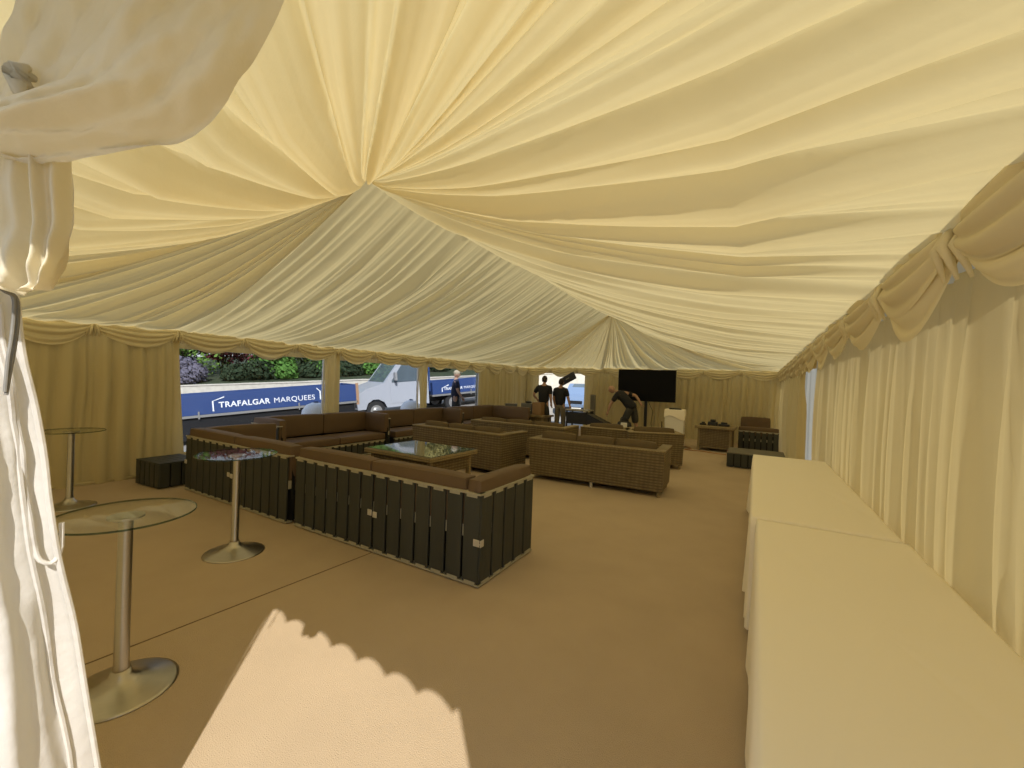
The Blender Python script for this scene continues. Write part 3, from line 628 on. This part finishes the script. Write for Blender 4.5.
# gathered drape swept up from the tie point
C = Vector(PP); Nn = PN
A = [(62, -70), (48, -30), (33, 10), (18, 50), (6, 80), (-2, 100), (-10, 112), (-14, 120)]
B = [(312, -70), (297, -30), (268, 38), (236, 84), (206, 118), (168, 139), (118, 149), (66, 160)]
A += [(-16, 128), (-18, 140)]; B += [(36, 162), (5, 158)]
na, nb = 110, 70; Aw = spline([unproject(x, y, C, Nn) for x, y in A], na); Bw = spline([unproject(x, y, C, Nn) for x, y in B], na)
P = np.zeros((na, nb, 3)); Nv = Vector((-.88, .47, 0)).normalized()
for i in range(na):
    u = i/(na-1)
    for j in range(nb):
        v = j/(nb-1); b = Aw[i].lerp(Bw[i], v)
        k = 0.02+0.07*math.sin(PI*v)*(1-.3*u)+0.030*math.sin(v*8.5+u*3.2+1)*(.5+u*.5)+0.016*abs(math.sin(v*17+u*5))+0.022*noise.noise(Vector((u*5+v*2, v*6-u*3, 7)))+.008*noise.noise(Vector((u*16, v*18, 3)))
        P[i, j] = b-Nv*(k-.02)
dr = thing('entrance_drape', 'gathered cream drape swept up to the top left corner above the entrance', 'curtain', (-.90, .16, 0))
local(MB().grid(P).build('swept_cloth', DRAPE, dr, 'all'), dr)
# rosette where it is tied
kn = MB(); c = unproject(40, 104, C, Nn)-Nv*.05
for q in range(7):
    a = q*.9+.3; l = .020+.006*math.sin(q*3); d = rt*math.cos(a)*l*.7+up*math.sin(a)*l
    kn.tube([c, c+d*.5-Nv*.02, c+d], [.006, .009, .005], 8)
local(kn.build('tie_knot', DRAPE, dr, 'all'), dr)
# hanging tail of the drape
T0 = [(-22, 130), (8, 135), (34, 138), (58, 140)]; T1 = [(-24, 215), (12, 222), (38, 220), (60, 214)]; T2 = [(-22, 262), (10, 275), (34, 278), (50, 262)]; T3 = [(-20, 283), (6, 290), (24, 290), (44, 283)]
rows = [spline([unproject(x, y, C, Nn) for x, y in r], 60) for r in (T0, T1, T2, T3)]; P = np.zeros((50, 60, 3))
for j in range(60):
    colp = spline([rows[k][j] for k in range(4)], 50)
    for i in range(50): v = i/49; u = j/59; P[i, j] = colp[i]-Nv*(.018*math.sin(u*11+v)+.014*math.sin(u*23+v*3)-.02+.012*noise.noise(Vector((u*6, v*8, 1))))
local(MB().grid(P).build('hanging_tail', DRAPE, dr, 'all'), dr)

# ------------------------------------------------------------------ outdoors
t_road = Vector((2.08, 4.69, 0)).normalized(); n_road = Vector((-t_road.y, t_road.x, 0)); PA = Vector((-13.89, 5.20, -.50))
def ground_z(x, y):
    s_ = (x-PA.x)*t_road.x+(y-PA.y)*t_road.y; zo = -.50+.10*max(-9, min(26, s_))
    b = min(1, max(0, (XL-.35-x)/1.0)); b = b*b*(3-2*b); return (-.06+.04*max(0, min(6, y-15.6)))*(1-b)+zo*b
def ground_mat():
    return mat('pale_tarmac', (0.30, 0.28, 0.25), .95, 0, .25, 3, .4, 50, .2)
gx = np.concatenate([np.linspace(-60, -12, 30), np.linspace(-11.5, 2, 40), np.linspace(3, 25, 12)]); gy = np.concatenate([np.linspace(-14, 0, 10), np.linspace(.5, 20, 50), np.linspace(21, 60, 25)])
P = np.array([[(x, y, ground_z(x, y)) for y in gy] for x in gx]); struct(MB().grid(P).build('ground', ground_mat()))
SWALL = mat('pale_stone_wall', (0.52, 0.49, 0.42), .9, 0, .25, 6, .5, 30)
a = Vector((-25.0, 8.55, 0)); b = Vector((-12.7, 20.37, 0)); e = (b-a).normalized(); a2 = a-e*14; b2 = b+e*12; nn = Vector((-e.y, e.x, 0))
def ztop(p): return .86+(p-a).dot(e)*.072
st = MB(); N = 60; P = np.zeros((6, N, 3))
for j in range(N):
    p = a2.lerp(b2, j/(N-1)); z = ztop(p)+.03*noise.noise(p*1.7)
    for i, (o, zz) in enumerate(((-.02, z-2.2), (0, z-.08), (-.04, z-.07), (-.04, z), (.35, z), (.35, z-2.2))): q = p+nn*o; P[i, j] = (q.x, q.y, zz)
struct(st.grid(P).build('trim_8', SWALL))
bank = MB(); P = np.zeros((2, N, 3))
for j in range(N):
    p = a2.lerp(b2, j/(N-1)); P[0, j] = (*(p+nn*.3).xy, ztop(p)-.05); P[1, j] = (*(p+nn*14).xy, ztop(p)+2.2)
struct(bank.grid(P).build('ground.001', mat('soil_bank', (.035, .05, .02), .95, 0, .5, 3, .5, 20)))
def leafmat(name, c): return mat(name, c, .8, 0, .45, 1.5, spec=.1)
LG = leafmat('green_leaves', (.10, .22, .045)); LG2 = leafmat('light_green_leaves', (.16, .28, .06)); LM = leafmat('maroon_leaves', (.14, .035, .045)); LL = leafmat('lavender_leaves', (.15, .14, .18)); LD = leafmat('dark_leaves', (.035, .055, .028)); LY = leafmat('yellow_leaves', (.42, .36, .13))
def bush(label, px, D, r, hgt, mtl, seed, kindname='shrub', zoff=0.0, n=5200):
    d = fw*F_PX+rt*(px-512); p = Vector((0, 0, EYE))+d*(D/F_PX); base = Vector((p.x, p.y, 0)); base.z = ztop(base)+zoff+max(0, (base-a).dot(nn))*.16-.1
    rnd = random.Random(seed); root = thing(kindname, label, 'shrub', base, rnd.random()*3, 'shrubs beyond the stone wall')
    f = MB(); blobs = [((rnd.random()-.5)*r*1.2, (rnd.random()-.5)*r*.9, hgt*(.25+.6*rnd.random()), r*(.42+.3*rnd.random())) for _ in range(10)]
    for _ in range(n):
        bl = rnd.choice(blobs); v = Vector((rnd.gauss(0, 1), rnd.gauss(0, 1), rnd.gauss(0, 1))).normalized()*bl[3]*(.75+.35*rnd.random()); c = Vector(bl[:3])+v
        if c.z < 0: continue
        nr = (v.normalized()+Vector((rnd.gauss(0, .5), rnd.gauss(0, .5), rnd.gauss(0, .5)))).normalized(); a_ = nr.orthogonal().normalized(); b_ = nr.cross(a_); s_ = .06+.07*rnd.random()
        f.add([c-a_*s_, c-b_*s_*.6, c+a_*s_, c+b_*s_*.6], [(0, 1, 2, 3)])
    f.build('foliage', mtl, root, False, False)
    stem = MB()
    for bl in blobs[:5]: stem.tube([(0, 0, -.1), (bl[0]*.4, bl[1]*.4, bl[2]*.5), tuple(bl[:3])], [.05, .035, .015], 6)
    stem.build('stem', mat('bark', (.08, .06, .04), .9), root)
bl_ = [('bright green bush at the left end above the blue lorry board', 186, 23, 1.7, 3.6, LG2, 'leafy_shrub'), ('maroon-leaved shrub beside the bright green bush, left half', 222, 24, 1.6, 3.6, LM, 'maroon_shrub'),
 ('maroon-leaved shrub in the middle of the first window, right half', 254, 23.5, 1.6, 3.6, LM, 'maroon_shrub'), ('pale grey-purple lavender clump low on the wall at the left', 186, 21.5, 1.0, .9, LL, 'lavender'),
 ('green hedge bush just right of the maroon shrubs', 284, 23.5, 1.7, 3.5, LG, 'leafy_shrub'), ('light green hedge bush at the right of the first window', 314, 24, 1.7, 3.6, LG2, 'leafy_shrub'),
 ('dark low undergrowth below the maroon shrubs', 240, 22.6, .9, .45, LD, 'undergrowth'), ('yellow-green bush seen over the truck windscreen', 350, 25, 1.6, 3.4, LY, 'leafy_shrub'), ('green bush behind the white truck cab', 388, 26, 1.8, 3.2, LG, 'leafy_shrub'),
 ('yellowish bush at the left of the third window', 433, 27, 1.3, 2.4, LY, 'leafy_shrub'), ('dark tall bush behind the man in the third window', 462, 28, 2.0, 3.6, LD, 'leafy_shrub'), ('dark bush at the right end of the third window', 492, 29, 2.0, 3.4, LD, 'leafy_shrub'),
 ('dark green bush far left, behind the curtained side wall', 150, 23, 1.8, 3.4, LG, 'leafy_shrub'), ('green bush between the first two windows', 334, 25.5, 1.6, 3.4, LG, 'leafy_shrub'), ('dark green bush between the second and third window', 414, 27, 1.7, 3.4, LD, 'leafy_shrub')]
for q_, (x_, d_) in enumerate(((266, 22.9), (288, 23.2), (309, 23.6), (328, 24.0), (348, 24.2), (370, 24.8), (436, 26.2), (470, 27))):
    bl_.append((('low green plant on the stone wall, %s' % ('below the maroon shrubs', 'left of the window middle', 'under the light green hedge', 'beside the curtain post', 'left of the truck cab', 'behind the truck windscreen', 'left of the walking man', 'right of the walking man')[q_]), x_, d_, .9, .55, LG if q_ % 2 else LD, 'low_shrub'))
for k, (lb, px_, D_, r_, h_, m_, nm) in enumerate(bl_): bush(lb, px_, D_, r_, h_, m_, 100+k, nm)

BLUE = mat('blue_lorry_board', (.026, .060, .19), .5, 0, .08, 2); CABW = mat('white_vehicle_paint', (.42, .44, .48), .25, 0, 0, 8, 0, 0, .6); TYRE = mat('tyre_rubber', (.02, .02, .02), .8); LETTER = mat('white_lettering', (.85, .87, .90), .5); SCREENG = mat('vehicle_glass', (.10, .13, .15), .05, 0, .3, 2, 0, 0, 1.0); ALU = mat('aluminium_rail', (.36, .35, .33), .4, .5)
def text(body, size, parent, mtl, M, bold=0.0, name='lettering'):
    c = bpy.data.curves.new('lettering', 'FONT'); c.body = body; c.size = size; c.extrude = .004; c.offset = bold; c.space_character = 1.06
    o = bpy.data.objects.new('lettering_source', c); COL.objects.link(o); dg = bpy.context.evaluated_depsgraph_get(); dg.update(); me = bpy.data.meshes.new_from_object(o.evaluated_get(dg)); w = o.dimensions.x
    bpy.data.objects.remove(o); me.materials.clear(); me.materials.append(mtl); q = bpy.data.objects.new(name, me); COL.objects.link(q); q.parent = parent; q.matrix_local = M; return q, w
ROADROT = math.atan2(t_road.y, t_road.x); SLOPE = math.atan(.10)
def wheel(parent, x, y, r=.36, w=.22):
    wb = MB(); M = Matrix.Translation((x, y, r)) @ Matrix.Rotation(PI/2, 4, 'X')
    wb.lathe([(0, -w/2), (r*.62, -w/2), (r*.95, -w/2), (r, -w*.35), (r, w*.35), (r*.95, w/2), (r*.62, w/2), (0, w/2)], 36, 0, M); o = wb.build('wheel', TYRE, parent, True)
    h = MB(); h.lathe([(0, w/2+.004), (r*.60, w/2+.004), (r*.60, w/2-.03), (r*.2, w/2+.03), (0, w/2+.04)], 30, 0, M); h.lathe([(0, -w/2-.004), (r*.60, -w/2-.004), (r*.2, -w/2-.03), (0, -w/2-.04)], 30, 0, M); h.build('hub', ALU, o)
def logo_bracket(parent, x, z0, z1, y, flip=1, w=.30):
    """two strokes of a house outline: an upright and a sloping eave"""
    b = MB(); s_ = flip; th = .035
    b.prism([(x, z0), (x+s_*th, z0), (x+s_*th, z1-.09), (x, z1-.09)], y-.012, y-.004); b.prism([(x, z1-.09), (x+s_*th, z1-.09), (x+s_*w, z1-.005), (x+s_*w, z1+.03)], y-.012, y-.004)
    b.build('logo_bracket', LETTER, parent)
def flatbed(label, loc, L, cab, text_x, text_scale, boardlift=.84, bh=.56, board_x0=0.0, text_=True):
    t = thing('flatbed_lorry', label, 'lorry', loc, 0, 'blue and white marquee lorries'); t.rotation_euler = (Matrix.Rotation(ROADROT, 3, 'Z') @ Matrix.Rotation(-SLOPE, 3, 'Y')).to_euler()
    # local: +x along the body, the side facing the tent is y = 0, body towards +y
    bx0 = board_x0
    b = MB(); b.box(bx0, bx0+L, 0, .03, boardlift, boardlift+bh, .004); b.box(bx0, bx0+L, 2.0, 2.03, boardlift, boardlift+bh, .004); b.box(bx0+L-.03, bx0+L, 0, 2.03, boardlift, boardlift+bh, .004); b.box(bx0, bx0+.03, 0, 2.03, boardlift, boardlift+bh, .004)
    b.build('side_board', BLUE, t)
    MB().box(bx0, bx0+L, .03, 2.0, boardlift-.06, boardlift, .004).build('bed_floor', GREY, t)
    r = MB(); r.box(bx0, bx0+L, -.02, .02, boardlift-.075, boardlift-.005, .004); r.build('lower_rail', ALU, t)
    MB().box(bx0, bx0+L, .6, 1.4, boardlift-.3, boardlift-.06).build('chassis', BLACK, t)
    if not cab: MB().box(bx0+.2, bx0+L-.1, .05, .30, .12, boardlift-.09, .02).build('guard_and_shade', BLACK, t)  # black guard box, also standing in for the shade under the lorry
    for x in (bx0+L*.22, bx0+L*.80): wheel(t, x, .16); wheel(t, x, 1.87)
    for x in (bx0+L*.40, bx0+L*.75): MB().box(x-.02, x+.02, -.035, -.02, boardlift-.12, boardlift+.1, .002).build('latch', ALU, t)
    if text_:
        z = boardlift+bh*.30
        M = Matrix.Translation((text_x, -.006, z)) @ Matrix.Rotation(PI/2, 4, 'X'); q, w = text('TRAFALGAR', .235*text_scale, t, LETTER, M, .005*text_scale)
        M = Matrix.Translation((text_x+w+.09*text_scale, -.006, z)) @ Matrix.Rotation(PI/2, 4, 'X'); q2, w2 = text('MARQUEES', .235*text_scale, t, LETTER, M, 0)
        logo_bracket(t, text_x-.16*text_scale, z-.10*text_scale, z+.30*text_scale, 0, 1); logo_bracket(t, text_x+w+w2+.30*text_scale, z-.02, z+.36*text_scale, 0, -1, .12)
    return t
l1 = flatbed('blue-sided flatbed lorry with white lettering, seen through the first window', PA-t_road*2.2-Vector((0, 0, .22)), 7.35, False, 3.42, .96)
MB().box(7.30, 7.39, -.02, .05, .70, 1.44, .006).build('reflector_strip', mat('orange_reflector', (.40, .24, .14), .4), l1)
NOSE = Vector((0, 0, EYE))+(fw*F_PX+rt*(360-512)-up*(405-384))*(16/F_PX)
road = NOSE-Vector((0, 0, 0)); road.z = -.10
l2 = flatbed('white-cabbed flatbed lorry with a blue board, seen through the second and third windows', road, 4.2, True, 3.25, .60, .72, .46, 2.75); l2.scale = (1.12,)*3
cb_ = MB(); prof = [(.0, .42), (-.03, .70), (.06, .98), (.28, 1.12), (.95, 1.30), (1.62, 2.12), (1.82, 2.24), (2.55, 2.28), (2.62, 2.2), (2.62, .42), (1.02, .42), (.92, .62), (.72, .74), (.52, .74), (.34, .62), (.26, .42)]
cb_.prism(prof, .02, 1.98); cbo = cb_.build('cab', CABW, l2)
MB().prism([(1.00, 1.335), (1.62, 2.09), (1.66, 2.06), (1.08, 1.33)], .14, 1.86).build('windscreen', SCREENG, l2)
ws = MB(); ws.add([(.96, .16, 1.33), (1.62, .20, 2.135), (1.62, 1.80, 2.135), (.96, 1.84, 1.33), (.99, .16, 1.30), (1.65, .20, 2.105), (1.65, 1.80, 2.105), (.99, 1.84, 1.30)], [(0, 1, 2, 3), (7, 6, 5, 4), (0, 4, 5, 1), (1, 5, 6, 2), (2, 6, 7, 3), (3, 7, 4, 0)]); ws.build('windscreen_glass', SCREENG, l2)
for yy in (.004, 1.982): MB().prism([(1.22, 1.36), (1.70, 2.04), (2.40, 2.06), (2.40, 1.30), (1.22, 1.30)], yy, yy+.014).build('side_window', SCREENG, l2)
MB().prism([(1.16, .55), (1.16, 1.28), (2.44, 1.28), (2.44, .55)], .008, .018).build('door', CABW, l2)
MB().box(1.28, 1.36, -.22, -.02, 1.36, 1.66, .02, 2).build('wing_mirror', mat('mirror_grey', (.3, .3, .3), .5), l2)
MB().box(-.05, .10, .15, 1.85, .50, .72, .02, 2).build('bumper', BLACK, l2); MB().box(-.02, .22, .06, .42, .86, 1.04, .03, 2).build('headlamp', ALU, l2); MB().box(-.02, .22, 1.58, 1.94, .86, 1.04, .03, 2).build('headlamp', ALU, l2)
wheel(l2, .62, .14, .34); wheel(l2, .62, 1.86, .34)
MB().box(2.66, 2.72, .05, 1.95, .86, 1.9, .005).build('headboard', BLUE, l2)
# white water barrels holding the legs down, outside the windows
for lb, x, y in (('white domed plastic water barrel outside the first window, right end', XL-.50, 5.98), ('white domed plastic water barrel outside the second window, right end', XL-.48, 9.0)):
    t = thing('water_barrel', lb, 'barrel', (x, y, ground_z(x, y)), 0, 'white water barrels outside'); zt = 1.04-ground_z(x, y)
    WB = mat('white_polythene', (.88, .90, .92), .35)
    MB().lathe([(0, 0), (.26, 0), (.30, .04), (.30, zt*.3), (.285, zt*.32), (.30, zt*.34), (.30, zt*.7), (.28, zt*.84), (.20, zt*.95), (.08, zt), (0, zt)], 40).build('shell', WB, t, 'all'); MB().lathe([(0, zt-.005), (.05, zt-.005), (.05, zt+.03), (0, zt+.035)], 20).build('cap', BLUE, t, True)
# parked van beyond the far doorway
VB = mat('silver_blue_paint', (.20, .28, .42), .3, .2)
vn = thing('parked_car', 'pale blue parked car seen through the far doorway', 'car', (-6.45, 18.9, .06), PI/2+.05); vn.scale = (1.1,)*3
pr = [(0, .25), (-.05, .60), (.12, .86), (.95, 1.02), (1.55, 1.50), (2.9, 1.52), (3.7, 1.0), (4.1, .92), (4.15, .3), (3.75, .25), (3.6, .55), (3.2, .55), (3.05, .25), (1.15, .25), (1.0, .55), (.6, .55), (.45, .25)]
MB().prism(pr, 0, 1.75).build('body', VB, vn)
MB().add([(1.0, .18, 1.045), (1.54, .22, 1.50), (1.54, 1.53, 1.50), (1.0, 1.57, 1.045), (1.05, .18, 1.0), (1.6, .22, 1.45), (1.6, 1.53, 1.45), (1.05, 1.57, 1.0)], [(0, 1, 2, 3), (7, 6, 5, 4), (0, 4, 5, 1), (1, 5, 6, 2), (2, 6, 7, 3), (3, 7, 4, 0)]).build('windscreen', SCREENG, vn)
for yy in (-.006, 1.744): MB().prism([(1.35, 1.05), (1.66, 1.42), (2.8, 1.44), (3.35, 1.04)], yy, yy+.012).build('side_window', SCREENG, vn)
MB().box(-.07, .05, .1, 1.65, .30, .48, .02, 2).build('bumper', BLACK, vn); MB().box(-.085, -.07, .62, 1.13, .36, .46, .002).build('number_plate', WHITEP, vn); MB().box(-.06, .02, .6, 1.15, .62, .76, .01).build('grille', BLACK, vn)
for yy in (.08, 1.37): MB().box(-.03, .14, yy, yy+.3, .64, .80, .03, 2).build('headlamp', ALU, vn)
for x in (.8, 3.4):
    for y in (.11, 1.64): wheel(vn, x, y, .30, .2)
# low hedge and pale wall beyond the far doorway
st2 = MB(); st2.box(-14, -3, 27, 27.4, -.2, 1.3, .02); struct(st2.build('trim_9', SWALL))

# ------------------------------------------------------------------ people
SKIN = mat('skin', (.42, .25, .17), .6); NAVY = mat('navy_shirt', (.018, .022, .045), .85, 0, .15, 12, .3, 30); BLK = mat('black_shirt', (.010, .010, .012), .85, 0, .2, 12, .3, 30); KHAKI = mat('grey_khaki_trousers', (.15, .13, .095), .85, 0, .15, 12, .3, 30); DTR = mat('dark_trousers', (.035, .035, .032), .85, 0, .2, 12, .3, 30)
HAIR = mat('dark_hair', (.03, .02, .015), .8, 0, .3, 60); CAPM = mat('beige_cap', (.42, .36, .25), .85); SHOE = mat('dark_shoes', (.03, .027, .024), .6)
def skin_mesh(J, E, root, sub=1):
    me = bpy.data.meshes.new('skin_source'); names = list(J); me.from_pydata([J[n][0] for n in names], [(names.index(a_), names.index(b_)) for a_, b_ in E], [])
    o = bpy.data.objects.new('skin_source', me); COL.objects.link(o); md = o.modifiers.new('skin', 'SKIN'); md.use_smooth_shade = True; md.branch_smoothing = .4
    for i, n in enumerate(names):
        r = J[n][1]; rr = r if isinstance(r, tuple) else (r, r); me.skin_vertices[0].data[i].radius = rr; me.skin_vertices[0].data[i].use_root = (n == root)
    sb = o.modifiers.new('sub', 'SUBSURF'); sb.levels = sub
    dg = bpy.context.evaluated_depsgraph_get(); dg.update(); out = bpy.data.meshes.new_from_object(o.evaluated_get(dg)); bpy.data.objects.remove(o)
    return [v.co.copy() for v in out.vertices], [tuple(p.vertices) for p in out.polygons]
def person(label, loc, rz, P_, scale=1.0, shirt=BLK, trousers=KHAKI, hair=HAIR, cap=False, bald=False, shorts=False):
    """P_: joint positions (local, facing +y): hip chest neck head, hands, elbows, shoulders, knees, feet"""
    V = {k: Vector(v) for k, v in P_.items()}; root = thing('person', label, 'person', loc, rz); root.scale = (scale,)*3
    sp_ = (V['neck']-V['hip']); mid = V['hip']+sp_*.45
    J = {'hip': (V['hip'], (.15, .12)), 'mid': (mid, (.145, .12)), 'chest': (V['hip']+sp_*.80, (.17, .125)), 'neck': (V['neck'], .072), 'head0': (V['neck']+(V['head']-V['neck'])*.45, .058)}
    E = [('hip', 'mid'), ('mid', 'chest'), ('chest', 'neck'), ('neck', 'head0')]
    for s_ in 'LR':
        sh, el, ha, kn, ft = V['sh'+s_], V['el'+s_], V['ha'+s_], V['kn'+s_], V['ft'+s_]; hp = V['hip']+(V['hp'+s_]-V['hip'])
        J['sh'+s_] = (sh, .066); J['el'+s_] = (el, .050); J['wr'+s_] = (el+(ha-el)*.88, .033)
        E += [('chest', 'sh'+s_), ('sh'+s_, 'el'+s_), ('el'+s_, 'wr'+s_)]
        J['hp'+s_] = (hp, .088); J['kn'+s_] = (kn, .058); J['an'+s_] = (ft+Vector((0, 0, .08)), .040)
        E += [('hip', 'hp'+s_), ('hp'+s_, 'kn'+s_), ('kn'+s_, 'an'+s_)]
    body = MB(); body.add(*skin_mesh(J, E, 'hip', 1))
    for s_ in 'LR':       # hands: palm and five bent fingers
        el, ha = V['el'+s_], V['ha'+s_]; d = (ha-el).normalized(); sd_ = d.orthogonal().normalized(); out_ = V['sh'+s_]-V['neck']; sd_ = Vector((0, 1, 0)); sd_ = (sd_-d*sd_.dot(d)).normalized() if abs(d.y) < .9 else Vector((1, 0, 0)); nn_ = d.cross(sd_)
        w = ha-d*.02
        body.tube([w-d*.03, w+d*.02, w+d*.07], [.026, .036, .030], 10)
        for q, (o_, l_) in enumerate(((-.027, .060), (-.009, .074), (.009, .080), (.027, .072))):
            b_ = w+d*.065+sd_*o_; body.tube([b_, b_+d*l_*.5+nn_*.008, b_+d*l_*.9+nn_*.028], [.0095, .0088, .007], 7)
        b_ = w+sd_*.033+d*.01; body.tube([b_, b_+sd_*.025+d*.03, b_+sd_*.030+d*.062], [.012, .010, .008], 7)
    # head: skull, jaw, nose, ears, brow and eyes
    hd = V['head']; f = (V['look']-hd).normalized(); u_ = (hd-V['neck']).normalized(); u_ = (u_-f*u_.dot(f)).normalized(); r_ = f.cross(u_)
    HM = Matrix((r_, f, u_)).transposed().to_4x4(); HM.translation = hd
    b = bmesh.new(); bmesh.ops.create_uvsphere(b, u_segments=24, v_segments=18, radius=1.0)
    for v in b.verts:
        x, y, z = v.co; k = 1-.28*max(0, -z)-.10*max(0, y)*max(0, -z)
        nose = .022*math.exp(-((x/.22)**2+((z+.12)/.25)**2))*(y > 0); brow = .006*math.exp(-((z-.18)/.12)**2)*(y > .5); sock = -.008*(math.exp(-(((abs(x)-.36)/.15)**2+((z-.03)/.12)**2)))*(y > .5); mouth = -.005*math.exp(-((x/.3)**2+((z+.48)/.05)**2))*(y > 0)
        v.co = Vector((x*.076*k, y*.094*(1-.10*max(0, -z))+nose+brow+sock+mouth, z*.118))
    body.bm(b, 0, HM)
    for sx in (-1, 1): body.sph((sx*.078, -.005, -.01), (.012, .020, .032), 10, 0, HM)
    bo = body.build('body', SKIN, root, 'all')
    eyes = MB()
    for sx in (-1, 1): eyes.sph((sx*.028, .080, .004), .010, 8, 0, HM)
    eyes.build('eyes', BLACK, bo, 'all')
    if cap:
        c = MB(); c.sph((0, -.006, .045), (.086, .104, .088), 20, 0, HM); c.box(-.06, .06, .06, .165, .052, .062, .01, 2, 0, HM); c.build('cap', CAPM, root, 'all')
    elif not bald:
        b = bmesh.new(); bmesh.ops.create_uvsphere(b, u_segments=24, v_segments=16, radius=1.0)
        kill = [v for v in b.verts if v.co.z < -.80 or (v.co.y > .45 and v.co.z < .45)]; bmesh.ops.delete(b, geom=kill, context='VERTS')
        for v in b.verts: v.co = Vector((v.co.x*.086, v.co.y*.102-.006, v.co.z*.122+.012))
        MB().bm(b, 0, HM).build('hair', hair, root, 'all')
    # shirt
    J2 = {'a': (V['hip']-sp_*.22, (.215, .18)), 'b': (mid, (.205, .165)), 'c': (V['hip']+sp_*.82, (.235, .165)), 'd': (V['hip']+sp_*1.03, .090)}; E2 = [('a', 'b'), ('b', 'c'), ('c', 'd')]
    for s_ in 'LR':
        J2['s'+s_] = (V['sh'+s_]*1.0, .092); J2['e'+s_] = (V['sh'+s_]+(V['el'+s_]-V['sh'+s_])*.80, .072); E2 += [('c', 's'+s_), ('s'+s_, 'e'+s_)]
    MB().add(*skin_mesh(J2, E2, 'a', 1)).build('shirt', shirt, root, 'all')
    J3 = {'a': (V['hip']+sp_*.22, (.165, .135)), 'b': (V['hip']+Vector((0, 0, -.03)), (.180, .150))}; E3 = [('a', 'b')]
    for s_ in 'LR':
        kn, an = V['kn'+s_], V['ft'+s_]+Vector((0, 0, .10)); J3['h'+s_] = (V['hp'+s_], .115); J3['k'+s_] = (kn, .090 if not shorts else .10); E3 += [('b', 'h'+s_), ('h'+s_, 'k'+s_)]
        if not shorts: J3['f'+s_] = (an, .070); E3.append(('k'+s_, 'f'+s_))
    MB().add(*skin_mesh(J3, E3, 'b', 1)).build('shorts' if shorts else 'trousers', trousers, root, 'all')
    for s_ in 'LR':
        ft = V['ft'+s_]; fd = Vector((V['look'].x-hd.x, V['look'].y-hd.y, 0)); fd = fd.normalized() if fd.length > .05 else Vector((0, 1, 0))
        if 'toe' in V: fd = V['toe'].normalized()
        MM = Matrix.Translation(ft) @ Matrix.Rotation(math.atan2(-fd.x, fd.y), 4, 'Z'); sh_ = MB(); sh_.cushion(-.048, .048, -.09, .19, 0, .085, .035, .004, MM); sh_.build('shoe', SHOE, root, True)
    return root
def stand(**k):
    P_ = dict(hip=(0, 0, .93), neck=(0, -.01, 1.48), head=(0, .02, 1.63), look=(0, 1, 1.60), shL=(-.19, 0, 1.40), shR=(.19, 0, 1.40), elL=(-.23, -.03, 1.10), elR=(.23, -.03, 1.10), haL=(-.22, .08, .86), haR=(.22, .08, .86),
        hpL=(-.095, 0, .88), hpR=(.095, 0, .88), knL=(-.11, .03, .48), knR=(.11, .03, .48), ftL=(-.13, 0, 0), ftR=(.13, 0, 0)); P_.update(k); return P_
person('person in black top and dark trousers, back turned, left of two at the far door', (-6.27, 12.95, 0), .12, stand(elL=(-.34, -.04, 1.15), haL=(-.24, .12, .98), look=(.15, 1, 1.55)), 1.10, BLK, DTR)
person('person in black T-shirt and khaki trousers, back turned, right of two at the far door', (-5.72, 13.10, 0), -.05, stand(elR=(.28, 0, 1.10), haR=(.31, .08, .86), look=(-.2, 1, 1.58)), 1.06, BLK, KHAKI)
pn = thing('flat_case', 'flat black panel held up slanting beside the right standing person\'s head', 'panel', (-5.62, 13.45, 1.86), -.1)
M = Matrix.Rotation(-math.radians(28), 4, 'Y'); MB().box(-.30, .30, -.03, .03, -.13, .13, .01, 1, 0, M).build('shell', BLACK, pn); MB().box(-.07, .07, -.045, -.03, -.02, .02, .005, 1, 0, M).build('handle', GREY, pn)
# the bending man: local +y is towards the far wall, he leans to the left (-x)
person('bald person in black shirt and shorts bending down over equipment in front of the television', (-3.33, 12.75, 0), 0,
    dict(hip=(.10, 0, 1.02), neck=(-.32, 0, 1.42), head=(-.50, -.02, 1.50), look=(-1.1, -.1, 1.15), shL=(-.28, -.17, 1.36), shR=(-.20, .17, 1.42), elL=(-.46, -.20, 1.08), haL=(-.55, -.20, .80), elR=(.14, .28, 1.34), haR=(.32, .22, 1.10),
    hpL=(.08, -.10, .95), hpR=(.14, .10, .95), knL=(-.10, -.14, .52), knR=(.20, .12, .52), ftL=(-.02, -.14, 0), ftR=(.40, .14, 0), toe=(-1, 0, 0)), 1.04, BLK, DTR, bald=True, shorts=True)
d_ = fw*F_PX+rt*(456-512); pO = Vector((0, 0, EYE))+d_*(14.3/F_PX); gO = ground_z(pO.x, pO.y)
person('person in navy T-shirt and beige cap walking outside past the third window', (pO.x, pO.y, gO), -.9, stand(elL=(-.24, -.06, 1.12), haL=(-.24, .02, .86), elR=(.24, .06, 1.13), haR=(.24, .20, .92), knL=(-.10, .10, .48), ftL=(-.12, .20, 0), knR=(.10, -.03, .48), ftR=(.12, -.18, .02)), (2.06-gO)/1.80, NAVY, DTR, cap=True)
bg_ = thing('holdall', 'black and white holdall on the floor between the bending person\'s legs', 'bag', (-3.35, 12.45, 0), .2)
MB().cushion(-.20, .20, -.13, .13, .0, .62, .06, .02).build('body', BLACK, bg_, True); MB().cushion(-.09, .09, -.145, -.125, .40, .60, .008, .002).build('white_pocket', WHITEP, bg_, True); MB().tube(spline([(-.12, 0, .60), (-.08, 0, .74), (.08, 0, .74), (.12, 0, .60)], 16), .012, 8).build('handle', BLACK, bg_, True)
